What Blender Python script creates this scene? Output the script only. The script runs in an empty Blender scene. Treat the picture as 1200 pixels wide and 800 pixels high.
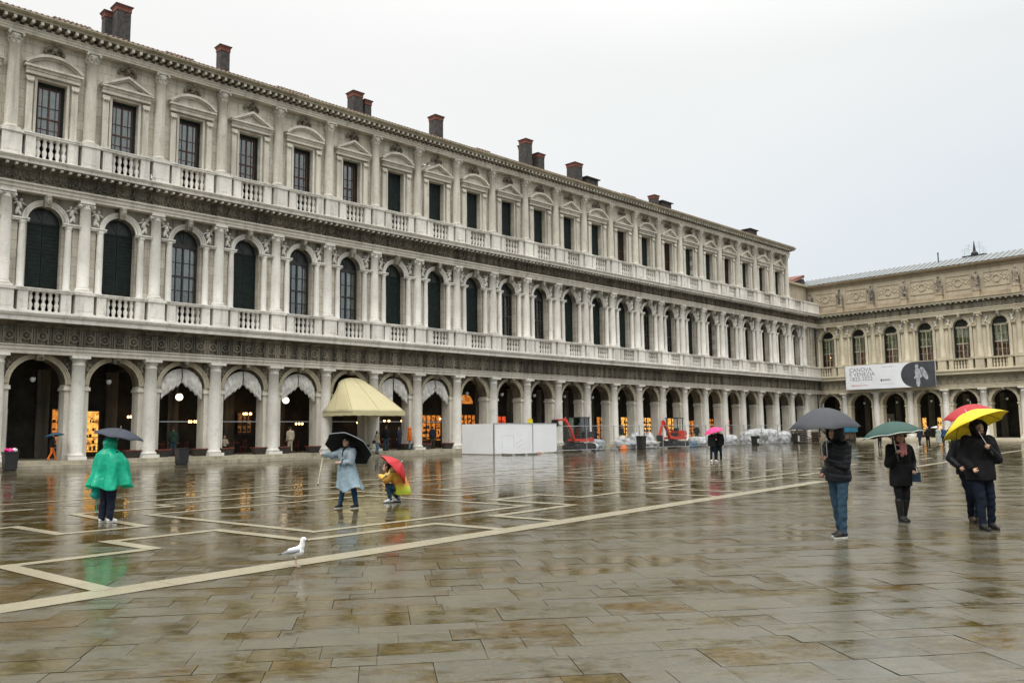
import bpy, bmesh, math, random
from mathutils import Vector, Matrix, noise
R = math.radians
PI = math.pi
scene = bpy.context.scene
COL = scene.collection
rnd = random.Random(7)

# ------------------------------------------------------------------ helpers
class MB:
    """collects simple solids into one mesh"""
    def __init__(s):
        s.v = []; s.f = []; s.mi = []; s.cur = 0; s.sm = []; s.smooth = False
    def add(s, vs, fs):
        o = len(s.v); s.v += [tuple(p) for p in vs]
        s.f += [tuple(i + o for i in f) for f in fs]
        s.mi += [s.cur] * len(fs); s.sm += [s.smooth] * len(fs)
    def box(s, x0, x1, y0, y1, z0, z1):
        s.add([(x0,y0,z0),(x1,y0,z0),(x1,y1,z0),(x0,y1,z0),(x0,y0,z1),(x1,y0,z1),(x1,y1,z1),(x0,y1,z1)],
              [(0,3,2,1),(4,5,6,7),(0,1,5,4),(1,2,6,5),(2,3,7,6),(3,0,4,7)])
    def obox(s, c, half, M):
        vs = [Vector(c) + M @ Vector((half[0]*a, half[1]*b, half[2]*d)) for d in (-1,1) for a,b in ((-1,-1),(1,-1),(1,1),(-1,1))]
        s.add(vs, [(0,3,2,1),(4,5,6,7),(0,1,5,4),(1,2,6,5),(2,3,7,6),(3,0,4,7)])
    def bar(s, a, b, w, h=None):
        a = Vector(a); b = Vector(b); d = b - a; h = h or w
        q = d.to_track_quat('Z', 'X').to_matrix()
        s.obox((a + b) / 2, (w/2, h/2, d.length/2), q)
    def tube(s, pts, rad, n=8, cap=True):
        pts = [Vector(p) for p in pts]
        if not isinstance(rad, (list, tuple)): rad = [rad] * len(pts)
        vs = []; fs = []
        up = None
        for i, p in enumerate(pts):
            d = (pts[min(i+1, len(pts)-1)] - pts[max(i-1, 0)])
            if d.length < 1e-9: d = Vector((0,0,1))
            d.normalize()
            if up is None:
                up = d.orthogonal().normalized()
            up = (up - d * up.dot(d)); up = up.normalized() if up.length > 1e-6 else d.orthogonal().normalized()
            w = d.cross(up)
            for k in range(n):
                a = 2*PI*k/n; vs.append(p + (up*math.cos(a) + w*math.sin(a)) * rad[i])
        for i in range(len(pts)-1):
            for k in range(n):
                fs.append((i*n+k, i*n+(k+1)%n, (i+1)*n+(k+1)%n, (i+1)*n+k))
        if cap:
            fs.append(tuple(range(n))[::-1]); fs.append(tuple((len(pts)-1)*n + k for k in range(n)))
        s.add(vs, fs)
    def lathe(s, prof, c=(0,0), n=16, cap=True):
        vs = [(c[0] + r*math.cos(2*PI*k/n), c[1] + r*math.sin(2*PI*k/n), z) for r, z in prof for k in range(n)]
        fs = [(i*n+k, i*n+(k+1)%n, (i+1)*n+(k+1)%n, (i+1)*n+k) for i in range(len(prof)-1) for k in range(n)]
        if cap:
            fs.append(tuple(range(n))[::-1]); fs.append(tuple((len(prof)-1)*n+k for k in range(n)))
        s.add(vs, fs)
    def ell(s, c, r, nu=10, nv=7, M=None):
        c = Vector(c); vs = []; fs = []
        if not isinstance(r, (tuple, list)): r = (r, r, r)
        for i in range(1, nv):
            t = PI*i/nv
            for k in range(nu):
                a = 2*PI*k/nu
                p = Vector((r[0]*math.sin(t)*math.cos(a), r[1]*math.sin(t)*math.sin(a), r[2]*math.cos(t)))
                vs.append(c + (M @ p if M else p))
        top = Vector((0,0,r[2])); 
        vs.append(c + (M @ top if M else top)); vs.append(c - (M @ top if M else top))
        for i in range(nv-2):
            for k in range(nu):
                fs.append((i*nu+k, (i+1)*nu+k, (i+1)*nu+(k+1)%nu, i*nu+(k+1)%nu))
        T = len(vs)-2; B = len(vs)-1
        for k in range(nu):
            fs.append((T, k, (k+1)%nu)); fs.append((B, (nv-2)*nu+(k+1)%nu, (nv-2)*nu+k))
        s.add(vs, fs)
    def cap(s, p1, r1, p2, r2, n=12):
        """closed rounded cone"""
        p1 = Vector(p1); p2 = Vector(p2); d = p2 - p1
        if d.length < 1e-6: s.ell(p1, r1, n, n//2+2); return
        L = d.length; d.normalize(); pts = []; rr = []
        m = 4
        for i in range(m): 
            t = PI/2 * (i+.35)/m; pts.append(p1 - d*r1*math.cos(t)); rr.append(max(r1*math.sin(t), .0015))
        pts.append(p1); rr.append(r1); pts.append(p2); rr.append(r2)
        for i in range(m-1, -1, -1):
            t = PI/2 * (i+.35)/m; pts.append(p2 + d*r2*math.cos(t)); rr.append(max(r2*math.sin(t), .0015))
        s.tube(pts, rr, n)
    def fr(s, levels, n=20):
        """stack of ellipses (x,y,z,rx,ry) closed flat"""
        vs = [(x + rx*math.cos(2*PI*k/n), y + ry*math.sin(2*PI*k/n), z) for x,y,z,rx,ry in levels for k in range(n)]
        m = len(levels)
        fs = [(i*n+k, i*n+(k+1)%n, (i+1)*n+(k+1)%n, (i+1)*n+k) for i in range(m-1) for k in range(n)]
        fs.append(tuple(range(n))[::-1]); fs.append(tuple((m-1)*n+k for k in range(n)))
        s.add(vs, fs)
    def extr(s, prof, x0, x1):
        """closed (y,z) outline, given clockwise seen from +x or not, along x"""
        n = len(prof)
        vs = [(x0, y, z) for y, z in prof] + [(x1, y, z) for y, z in prof]
        fs = [(i, (i+1)%n, n+(i+1)%n, n+i) for i in range(n)] + [tuple(range(n))[::-1], tuple(range(n, 2*n))]
        s.add(vs, fs)
    def prism(s, poly, y0, y1):
        """(x,z) outline extruded along y"""
        n = len(poly)
        vs = [(x, y0, z) for x, z in poly] + [(x, y1, z) for x, z in poly]
        fs = [(i, (i+1)%n, n+(i+1)%n, n+i) for i in range(n)] + [tuple(range(n))[::-1], tuple(range(n, 2*n))]
        s.add(vs, fs)
    def ring(s, cx, cz, r0, r1, y0, y1, a0=0, a1=PI, n=18):
        """half ring (archivolt) in the xz plane, between y0 and y1"""
        vs = []; fs = []
        full = abs(a1 - a0 - 2*PI) < 1e-6
        for i in range(n+1):
            a = a0 + (a1-a0)*i/n
            for r, y in ((r0,y0),(r1,y0),(r1,y1),(r0,y1)):
                vs.append((cx + r*math.cos(a), y, cz + r*math.sin(a)))
        for i in range(n):
            for k in range(4):
                fs.append((4*i+k, 4*i+(k+1)%4, 4*i+4+(k+1)%4, 4*i+4+k))
        if not full: fs.append((0,3,2,1)); fs.append(tuple(4*n+k for k in range(4)))
        s.add(vs, fs)
    def move(s, start, d):
        for i in range(start, len(s.v)):
            p = s.v[i]; s.v[i] = (p[0]+d[0], p[1]+d[1], p[2]+d[2])
    def mesh(s, name, mats):
        me = bpy.data.meshes.new(name); me.from_pydata(s.v, [], s.f)
        for m in (mats if isinstance(mats, (list, tuple)) else [mats]): me.materials.append(m)
        if len(me.materials) > 1: me.polygons.foreach_set('material_index', s.mi)
        me.polygons.foreach_set('use_smooth', s.sm)
        bm = bmesh.new(); bm.from_mesh(me); bmesh.ops.recalc_face_normals(bm, faces=bm.faces); bm.to_mesh(me); bm.free()
        return me
    def build(s, name, mats, parent=None, loc=None, kind=None):
        return link(name, s.mesh(name, mats), parent, loc, kind)

def link(name, me, parent=None, loc=None, kind=None):
    o = bpy.data.objects.new(name, me); COL.objects.link(o)
    if parent is not None: o.parent = parent
    if loc is not None: o.location = loc
    if kind: o['kind'] = kind
    return o

def thing(name, label, cat, loc=(0,0,0), rz=0, group=None):
    o = bpy.data.objects.new(name, None); COL.objects.link(o); o.empty_display_size = .2
    o.location = loc; o.rotation_euler = (0,0,rz)
    return tag(o, label, cat, group)
def tag(o, label, cat, group=None):
    o['label'] = label; o['category'] = cat
    if group: o['group'] = group
    return o
def dup(root, loc, rz=None, label=None, group=None):
    r = root.copy(); COL.objects.link(r); r.location = loc
    if rz is not None: r.rotation_euler = (0,0,rz)
    if label: r['label'] = label
    if group: r['group'] = group
    def rec(a, b):
        for ch in a.children:
            c = ch.copy(); COL.objects.link(c); c.parent = b; rec(ch, c)
    rec(root, r)
    return r

def blob(mb, name, mats, parent, vox=.01, smooth=4, fold=None, loc=None):
    """one continuous surface from overlapping solids"""
    me = mb.mesh(name, mats)
    o = bpy.data.objects.new(name, me); COL.objects.link(o)
    m = o.modifiers.new('r', 'REMESH'); m.mode = 'VOXEL'; m.voxel_size = vox; m.use_smooth_shade = True
    if smooth:
        k = o.modifiers.new('s', 'SMOOTH'); k.iterations = smooth; k.factor = .5
    dg = bpy.context.evaluated_depsgraph_get(); dg.update()
    me2 = bpy.data.meshes.new_from_object(o.evaluated_get(dg))
    me2.name = name
    o.modifiers.clear(); o.data = me2; bpy.data.meshes.remove(me)
    if len(me2.materials) == 0:
        for mm in (mats if isinstance(mats, (list, tuple)) else [mats]): me2.materials.append(mm)
    if fold:
        me2.update()
        nr = [v.normal.copy() for v in me2.vertices]
        for v, n_ in zip(me2.vertices, nr):
            v.co += n_ * fold(v.co)
    for p in me2.polygons: p.use_smooth = True
    if parent is not None: o.parent = parent
    if loc is not None: o.location = loc
    return o

# ------------------------------------------------------------------ materials
def nt(name):
    m = bpy.data.materials.new(name); m.use_nodes = True
    t = m.node_tree; b = t.nodes['Principled BSDF']
    return m, t, b
def N(t, typ, **kw):
    n = t.nodes.new(typ)
    for k, v in kw.items():
        if k.startswith('i_'): n.inputs[k[2:].replace('_', ' ')].default_value = v
        else: setattr(n, k, v)
    return n
def ramp(t, src, stops):
    r = t.nodes.new('ShaderNodeValToRGB'); e = r.color_ramp.elements
    while len(e) > 1: e.remove(e[-1])
    e[0].position = stops[0][0]; e[0].color = stops[0][1] if len(stops[0][1]) == 4 else (*stops[0][1], 1)
    for p, c in stops[1:]:
        q = e.new(p); q.color = c if len(c) == 4 else (*c, 1)
    t.links.new(src, r.inputs[0]); return r
def wpos(t, sc=(1,1,1), rot=(0,0,0)):
    g = t.nodes.new('ShaderNodeNewGeometry'); mp = t.nodes.new('ShaderNodeMapping')
    mp.inputs['Scale'].default_value = sc; mp.inputs['Rotation'].default_value = rot
    t.links.new(g.outputs['Position'], mp.inputs['Vector']); return mp.outputs[0]
def noise_(t, vec, scale, detail=6, rough=.6):
    n = N(t, 'ShaderNodeTexNoise'); n.inputs['Scale'].default_value = scale; n.inputs['Detail'].default_value = detail
    n.inputs['Roughness'].default_value = rough; t.links.new(vec, n.inputs['Vector']); return n.outputs['Fac']
def mix(t, f, a, b, mode='MIX'):
    m = t.nodes.new('ShaderNodeMix'); m.data_type = 'RGBA'; m.blend_type = mode
    if isinstance(f, (int, float)): m.inputs[0].default_value = f
    else: t.links.new(f, m.inputs[0])
    for s, v in ((6, a), (7, b)):
        if isinstance(v, tuple): m.inputs[s].default_value = v if len(v) == 4 else (*v, 1)
        else: t.links.new(v, m.inputs[s])
    return m.outputs[2]
def bump(t, b, h, strength=.3, dist=.02):
    n = t.nodes.new('ShaderNodeBump'); n.inputs['Strength'].default_value = strength; n.inputs['Distance'].default_value = dist
    t.links.new(h, n.inputs['Height']); t.links.new(n.outputs[0], b.inputs['Normal']); return n

def stone(name, light, mid, grime, g0=.5, g1=.72, courses=False, streak=1.0, rough=.75):
    m, t, b = nt(name)
    w = wpos(t)
    big = noise_(t, w, .35, 5, .65)
    st = noise_(t, wpos(t, (2.2, 2.2, .22)), 1.0, 6, .6)
    fine = noise_(t, w, 9, 5, .65)
    base = mix(t, ramp(t, big, [(.35, (0,0,0)), (.65, (1,1,1))]).outputs[0], light, mid)
    base = mix(t, ramp(t, st, [(g0, (0,0,0)), (g1, (streak,)*3)]).outputs[0], base, grime)
    base = mix(t, ramp(t, fine, [(.5, (0,0,0)), (.8, (.5,)*3)]).outputs[0], base, tuple(c*.6 for c in mid))
    cr_ = noise_(t, wpos(t, (1,1,.7)), 1.7, 10, .78)
    base = mix(t, ramp(t, cr_, [(.53, (0,0,0)), (.68, (.55*streak,)*3)]).outputs[0], base, tuple(c_*.8 for c_ in grime))
    oi = t.nodes.new('ShaderNodeObjectInfo')
    base = mix(t, 1.0, base, ramp(t, oi.outputs['Random'], [(0, (.84,.83,.81)), (.5, (.97,.965,.95)), (1, (1.04,1.03,1.0))]).outputs[0], 'MULTIPLY')
    t.links.new(base, b.inputs['Base Color'])
    b.inputs['Roughness'].default_value = rough
    bump(t, b, fine, .35, .03)
    return m

def ashlar(m):
    """courses of dressed blocks: fine joints and a slightly different tone block by block"""
    t = m.node_tree; b = t.nodes['Principled BSDF']; src = b.inputs['Base Color'].links[0].from_socket
    v = wpos(t, (1,1,1), (0,0,-.78197)); sp = t.nodes.new('ShaderNodeSeparateXYZ'); t.links.new(v, sp.inputs[0])
    cb = t.nodes.new('ShaderNodeCombineXYZ'); t.links.new(sp.outputs[0], cb.inputs[0]); t.links.new(sp.outputs[2], cb.inputs[1])
    br = t.nodes.new('ShaderNodeTexBrick'); br.inputs['Scale'].default_value = 1; br.inputs['Brick Width'].default_value = 1.15; br.inputs['Row Height'].default_value = .52
    br.inputs['Mortar Size'].default_value = .012; br.inputs['Mortar Smooth'].default_value = .2; br.inputs['Color1'].default_value = (1,1,1,1); br.inputs['Color2'].default_value = (.80,.78,.75,1); br.inputs['Mortar'].default_value = (.45,.42,.38,1)
    t.links.new(cb.outputs[0], br.inputs[0]); t.links.new(mix(t, 1.0, src, br.outputs[0], 'MULTIPLY'), b.inputs['Base Color'])
def plain(name, col, rough=.6, metal=0, var=.25, scale=6, bmp=0, spec=None, coat=0):
    m, t, b = nt(name)
    if spec is not None: b.inputs['Specular IOR Level'].default_value = spec
    w = wpos(t)
    f = noise_(t, w, scale, 4)
    d = tuple(c*(1-var) for c in col); l = tuple(min(1, c*(1+var*.6)) for c in col)
    t.links.new(mix(t, ramp(t, f, [(.35, (0,0,0)), (.65, (1,1,1))]).outputs[0], d, l), b.inputs['Base Color'])
    b.inputs['Roughness'].default_value = rough; b.inputs['Metallic'].default_value = metal
    if coat: b.inputs['Coat Weight'].default_value = coat
    if bmp: bump(t, b, f, bmp, .01)
    return m
def emis(name, col, strength):
    m, t, b = nt(name)
    b.inputs['Base Color'].default_value = (*col, 1); b.inputs['Emission Color'].default_value = (*col, 1)
    b.inputs['Emission Strength'].default_value = strength
    return m
def film(name, col, alpha=.75, rough=.25):
    """thin translucent plastic: part transparent, part plastic"""
    m, t, b = nt(name)
    w = wpos(t); f = noise_(t, w, 5, 4)
    t.links.new(mix(t, f, tuple(c*.7 for c in col), tuple(min(1,c*1.25) for c in col)), b.inputs['Base Color'])
    b.inputs['Roughness'].default_value = rough
    tr = t.nodes.new('ShaderNodeBsdfTranslucent'); tr.inputs[0].default_value = (*col, 1)
    tp = t.nodes.new('ShaderNodeBsdfTransparent'); tp.inputs[0].default_value = (*[min(1, .5+c*.5) for c in col], 1)
    m1 = t.nodes.new('ShaderNodeMixShader'); m1.inputs[0].default_value = .35
    m2 = t.nodes.new('ShaderNodeMixShader'); m2.inputs[0].default_value = alpha
    t.links.new(b.outputs[0], m1.inputs[1]); t.links.new(tr.outputs[0], m1.inputs[2])
    t.links.new(tp.outputs[0], m2.inputs[1]); t.links.new(m1.outputs[0], m2.inputs[2])
    vo = N(t, 'ShaderNodeTexVoronoi', feature='DISTANCE_TO_EDGE'); vo.inputs['Scale'].default_value = 6; t.links.new(w, vo.inputs['Vector']); bump(t, b, vo.outputs[0], .35, .05)
    t.links.new(m2.outputs[0], t.nodes['Material Output'].inputs[0])
    return m
def glass(name, tint=(.9,.95,.95), refl=.25):
    m, t, b = nt(name)
    tp = t.nodes.new('ShaderNodeBsdfTransparent'); tp.inputs[0].default_value = (*tint, 1)
    gl = t.nodes.new('ShaderNodeBsdfGlossy'); gl.inputs['Roughness'].default_value = .03
    fr = t.nodes.new('ShaderNodeFresnel'); fr.inputs[0].default_value = 1.5
    ad = N(t, 'ShaderNodeMath', operation='ADD', use_clamp=True); ad.inputs[1].default_value = refl*.4
    t.links.new(fr.outputs[0], ad.inputs[0])
    mx = t.nodes.new('ShaderNodeMixShader'); t.links.new(ad.outputs[0], mx.inputs[0])
    t.links.new(tp.outputs[0], mx.inputs[1]); t.links.new(gl.outputs[0], mx.inputs[2])
    t.links.new(mx.outputs[0], t.nodes['Material Output'].inputs[0])
    return m

M = {}
M['stone'] = stone('istrian_stone', (.66,.63,.565), (.52,.49,.43), (.22,.20,.17), .50, .78, streak=.7)
M['column'] = stone('column_stone', (.76,.74,.705), (.62,.60,.56), (.26,.24,.205), .56, .82, streak=.6)
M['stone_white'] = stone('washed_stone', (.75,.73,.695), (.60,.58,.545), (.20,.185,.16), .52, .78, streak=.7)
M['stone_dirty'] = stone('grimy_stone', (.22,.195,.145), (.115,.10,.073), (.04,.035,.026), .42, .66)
M['stone_mid'] = stone('weathered_stone', (.42,.38,.29), (.31,.28,.21), (.14,.125,.095), .48, .74, streak=.8)
M['stone_relief'] = stone('relief_stone', (.42,.40,.345), (.25,.235,.195), (.08,.075,.06), .43, .62)
M['stone_arch'] = stone('arch_stone', (.50,.45,.345), (.38,.34,.255), (.17,.15,.115), .5, .76, streak=.8)
M['stone_dark_relief'] = stone('dark_carving', (.32,.285,.215), (.15,.132,.098), (.05,.045,.035), .40, .64)
M['ashlar'] = stone('ashlar_stone', (.68,.64,.565), (.52,.485,.415), (.17,.155,.13), .49, .77, streak=.8)
ashlar(M['ashlar'])
M['tan'] = stone('tan_plaster', (.43,.375,.285), (.35,.30,.225), (.21,.18,.135), .52, .75, streak=.7)
M['tan_dirty'] = stone('tan_dirty', (.40,.33,.235), (.31,.25,.18), (.17,.135,.095), .48, .74, streak=.8)
M['stone_b'] = stone('yellowish_stone', (.58,.53,.41), (.47,.42,.32), (.24,.21,.155), .52, .80, streak=.6)
M['statue'] = stone('statue_stone', (.36,.30,.24), (.20,.17,.135), (.07,.06,.05), .45, .6)
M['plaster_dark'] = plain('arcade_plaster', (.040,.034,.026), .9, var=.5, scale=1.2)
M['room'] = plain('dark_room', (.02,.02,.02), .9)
M['tile'] = plain('roof_tile', (.20,.14,.10), .8, var=.5, scale=7, bmp=.4)
M['tile_red'] = plain('red_roof_tile', (.16,.055,.04), .8, var=.4, scale=5)
M['lead'] = plain('lead_sheet', (.15,.165,.17), .6, var=.25, scale=1.5)
M['lead_seam'] = plain('lead_seam', (.16,.17,.17), .5)
M['brick'] = plain('chimney_brick', (.17,.06,.04), .85, var=.45, scale=9, bmp=.3)
M['soot'] = plain('sooty_render', (.055,.05,.047), .9, var=.5, scale=4)
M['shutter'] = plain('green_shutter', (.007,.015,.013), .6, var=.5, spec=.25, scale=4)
M['fanlight_green'] = plain('green_fanlight', (.012,.016,.014), .35)  # dark green of the fanlights, glossier than the shutters
M['wood'] = plain('brown_sash', (.075,.028,.016), .5, var=.3)
M['wood_dark'] = plain('dark_sash', (.03,.025,.022), .5, var=.3)
M['frame_pale'] = plain('pale_sash', (.42,.38,.28), .6)
M['curtain'] = plain('window_curtain', (.34,.34,.31), .9, var=.25, scale=3)
M['curtain_pink'] = plain('window_curtain_pink', (.16,.12,.11), .9, var=.25, scale=3)
M['blind_red_glow'] = plain('brown_red_blind_glow_tint', (.50,.13,.05), .7, var=.4, scale=2)  # red blind, saturated so its colour stands in for room glow
M['blind_green_glow'] = plain('greenish_blind_glow_tint', (.50,.50,.24), .7, var=.3, scale=2)  # greenish blind, interior light put into its brightened colour
M['drape'] = plain('white_drape', (.60,.585,.555), .85, var=.25, scale=2.5)
M['glass'] = glass('window_glass')
M['iron'] = plain('dark_iron', (.03,.03,.032), .45, .6)
M['steel'] = plain('galvanised_steel', (.42,.44,.45), .4, .8, var=.2)
M['black'] = plain('black_plastic', (.018,.018,.02), .45)
M['rubber'] = plain('black_rubber', (.022,.022,.022), .8)
M['red_paint'] = plain('red_paint', (.55,.035,.015), .35, var=.2, coat=.3)
M['warm_lamp'] = emis('warm_lamp', (1.0,.55,.20), 6)
M['globe_lamp'] = emis('globe_lamp', (1.0,.80,.58), 2.4)
M['globe_off'] = plain('frosted_globe', (.55,.58,.58), .2)
M['skin'] = plain('skin', (.50,.30,.22), .55, var=.1)
M['hair_dark'] = plain('dark_hair', (.02,.014,.01), .5)
M['hair_brown'] = plain('brown_hair', (.13,.065,.035), .5)
M['eye'] = plain('eye', (.015,.012,.01), .2)
M['lip'] = plain('lip', (.35,.11,.09), .5)
M['red_wood'] = plain('red_brown_wood', (.17,.035,.02), .5, var=.4)

def goods(name, c1, c2, strength, sc=3.2):
    """lit shop interior: shelves of goods that glow"""
    m, t, b = nt(name)
    tc = t.nodes.new('ShaderNodeTexCoord')
    mp = t.nodes.new('ShaderNodeMapping'); mp.inputs['Rotation'].default_value = (PI/2,0,0)
    t.links.new(tc.outputs['Object'], mp.inputs[0])
    br = N(t, 'ShaderNodeTexBrick'); br.inputs['Scale'].default_value = sc; br.offset = .35; br.inputs['Mortar Size'].default_value = .035
    br.inputs['Color1'].default_value = (*c1,1); br.inputs['Color2'].default_value = (*c2,1); br.inputs['Mortar'].default_value = (.12,.04,.01,1)
    t.links.new(mp.outputs[0], br.inputs[0])
    n = noise_(t, mp.outputs[0], 3.3, 3, .6)
    c = mix(t, ramp(t, n, [(.36,(0,0,0)),(.52,(1,1,1))]).outputs[0], (.16,.05,.012), br.outputs[0])
    t.links.new(c, b.inputs['Emission Color']); b.inputs['Emission Strength'].default_value = strength
    b.inputs['Base Color'].default_value = (.05,.03,.02,1)
    return m
M['shop_yellow'] = goods('lit_shop_yellow', (1,.58,.13), (1,.42,.06), 1.8)
M['shop_orange'] = goods('lit_shop_orange', (1,.38,.05), (.85,.22,.03), 1.1)
M['shop_dim'] = goods('lit_shop_dim', (.8,.40,.12), (.4,.16,.04), .35)
M['shop_red'] = goods('lit_shop_red', (1,.07,.02), (.8,.05,.02), 1.5)

# ------------------------------------------------------------------ where things stand
AX, AY, AA = -26.4755, 42.7489, .78197
BX, BY, BA = 39.5414, 109.4181, -.84219
LA, LB = 3.9023, 4.0726
def A(x, y, z=0):
    c, s = math.cos(AA), math.sin(AA); return Vector((AX + x*c - y*s, AY + x*s + y*c, z))
def B(x, y, z=0):
    c, s = math.cos(BA), math.sin(BA); return Vector((BX + x*c - y*s, BY + x*s + y*c, z))

# ------------------------------------------------------------------ world, sun, camera
def make_world():
    w = bpy.data.worlds.new('World'); scene.world = w; w.use_nodes = True
    t = w.node_tree; bg = t.nodes['Background']
    sky = N(t, 'ShaderNodeTexSky', sky_type='NISHITA', sun_disc=False, sun_elevation=R(42), sun_rotation=R(215), air_density=1.5, dust_density=3)
    tc = t.nodes.new('ShaderNodeTexCoord'); sp = t.nodes.new('ShaderNodeSeparateXYZ'); t.links.new(tc.outputs['Generated'], sp.inputs[0])
    # cloud cover: brighter towards the zenith and behind the viewer, bluer low down to the right
    zr = ramp(t, sp.outputs[2], [(0, (.66,.72,.77)), (.06, (.73,.80,.85)), (.22, (.81,.87,.92)), (.40, (.92,.94,.94)), (.50, (1.2,1.2,1.18)), (.70, (3.2,3.2,3.1)), (1, (4.2,4.2,4.1))])
    dot = N(t, 'ShaderNodeVectorMath', operation='DOT_PRODUCT'); t.links.new(tc.outputs['Generated'], dot.inputs[0]); dot.inputs[1].default_value = (-.80,.35,.45)
    lr = ramp(t, dot.outputs['Value'], [(0, (0,0,0)), (.78, (1,1,1))])
    zc = mix(t, lr.outputs[0], zr.outputs[0], (1.0,1.0,.985))
    hi = ramp(t, sp.outputs[2], [(.42, (0,0,0)), (.6, (1,1,1))])
    zc = mix(t, hi.outputs[0], zc, zr.outputs[0])
    back = N(t, 'ShaderNodeVectorMath', operation='DOT_PRODUCT'); t.links.new(tc.outputs['Generated'], back.inputs[0]); back.inputs[1].default_value = (.25,-.9,.3)
    bk = ramp(t, back.outputs['Value'], [(.1, (1,1,1)), (.8, (.9,.9,.88))])
    zc = mix(t, 1.0, zc, bk.outputs[0], 'MULTIPLY')
    mp = N(t, 'ShaderNodeMapping'); mp.inputs['Scale'].default_value = (1,1,2.6); t.links.new(tc.outputs['Generated'], mp.inputs[0])
    cl = noise_(t, mp.outputs[0], 2.2, 5, .5)
    cr = ramp(t, cl, [(.3, (.965,.968,.975)), (.7, (1.02,1.02,1.015))])
    zc = mix(t, 1.0, zc, cr.outputs[0], 'MULTIPLY')
    bg2 = t.nodes.new('ShaderNodeBackground'); bg2.inputs[1].default_value = 1.0; t.links.new(zc, bg2.inputs[0])
    t.links.new(sky.outputs[0], bg.inputs[0]); bg.inputs[1].default_value = .05
    mx = t.nodes.new('ShaderNodeMixShader'); mx.inputs[0].default_value = .93
    t.links.new(bg.outputs[0], mx.inputs[1]); t.links.new(bg2.outputs[0], mx.inputs[2])
    t.links.new(mx.outputs[0], t.nodes['World Output'].inputs[0])
make_world()
ld = bpy.data.lights.new('sun', 'SUN'); ld.energy = 1.5; ld.angle = R(28); ld.color = (1,.95,.90)
lo = bpy.data.objects.new('sun', ld); COL.objects.link(lo)
lo.rotation_euler = Vector((.30,.62,-1.0)).to_track_quat('-Z','Y').to_euler()
cd = bpy.data.cameras.new('camera'); cam = bpy.data.objects.new('camera', cd); COL.objects.link(cam); scene.camera = cam
cd.sensor_width = 36; cd.lens = 978.1/1200*36; cd.clip_start = .1; cd.clip_end = 2000
cam.matrix_world = Matrix.Translation((0,0,1.75)) @ Matrix.Rotation(PI/2 + .10576, 4, 'X') @ Matrix.Rotation(-.009656, 4, 'Z')
vs_ = scene.view_settings
scene.display_settings.display_device = 'sRGB'
vs_.view_transform = 'Standard'; vs_.look = 'None'; vs_.exposure = 0; vs_.gamma = 1; vs_.use_curve_mapping = False
scene.cycles.max_bounces = 7; scene.cycles.diffuse_bounces = 3; scene.cycles.glossy_bounces = 4; scene.cycles.transparent_max_bounces = 10
scene.cycles.use_denoising = True
scene.cycles.sample_clamp_indirect = 6

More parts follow.
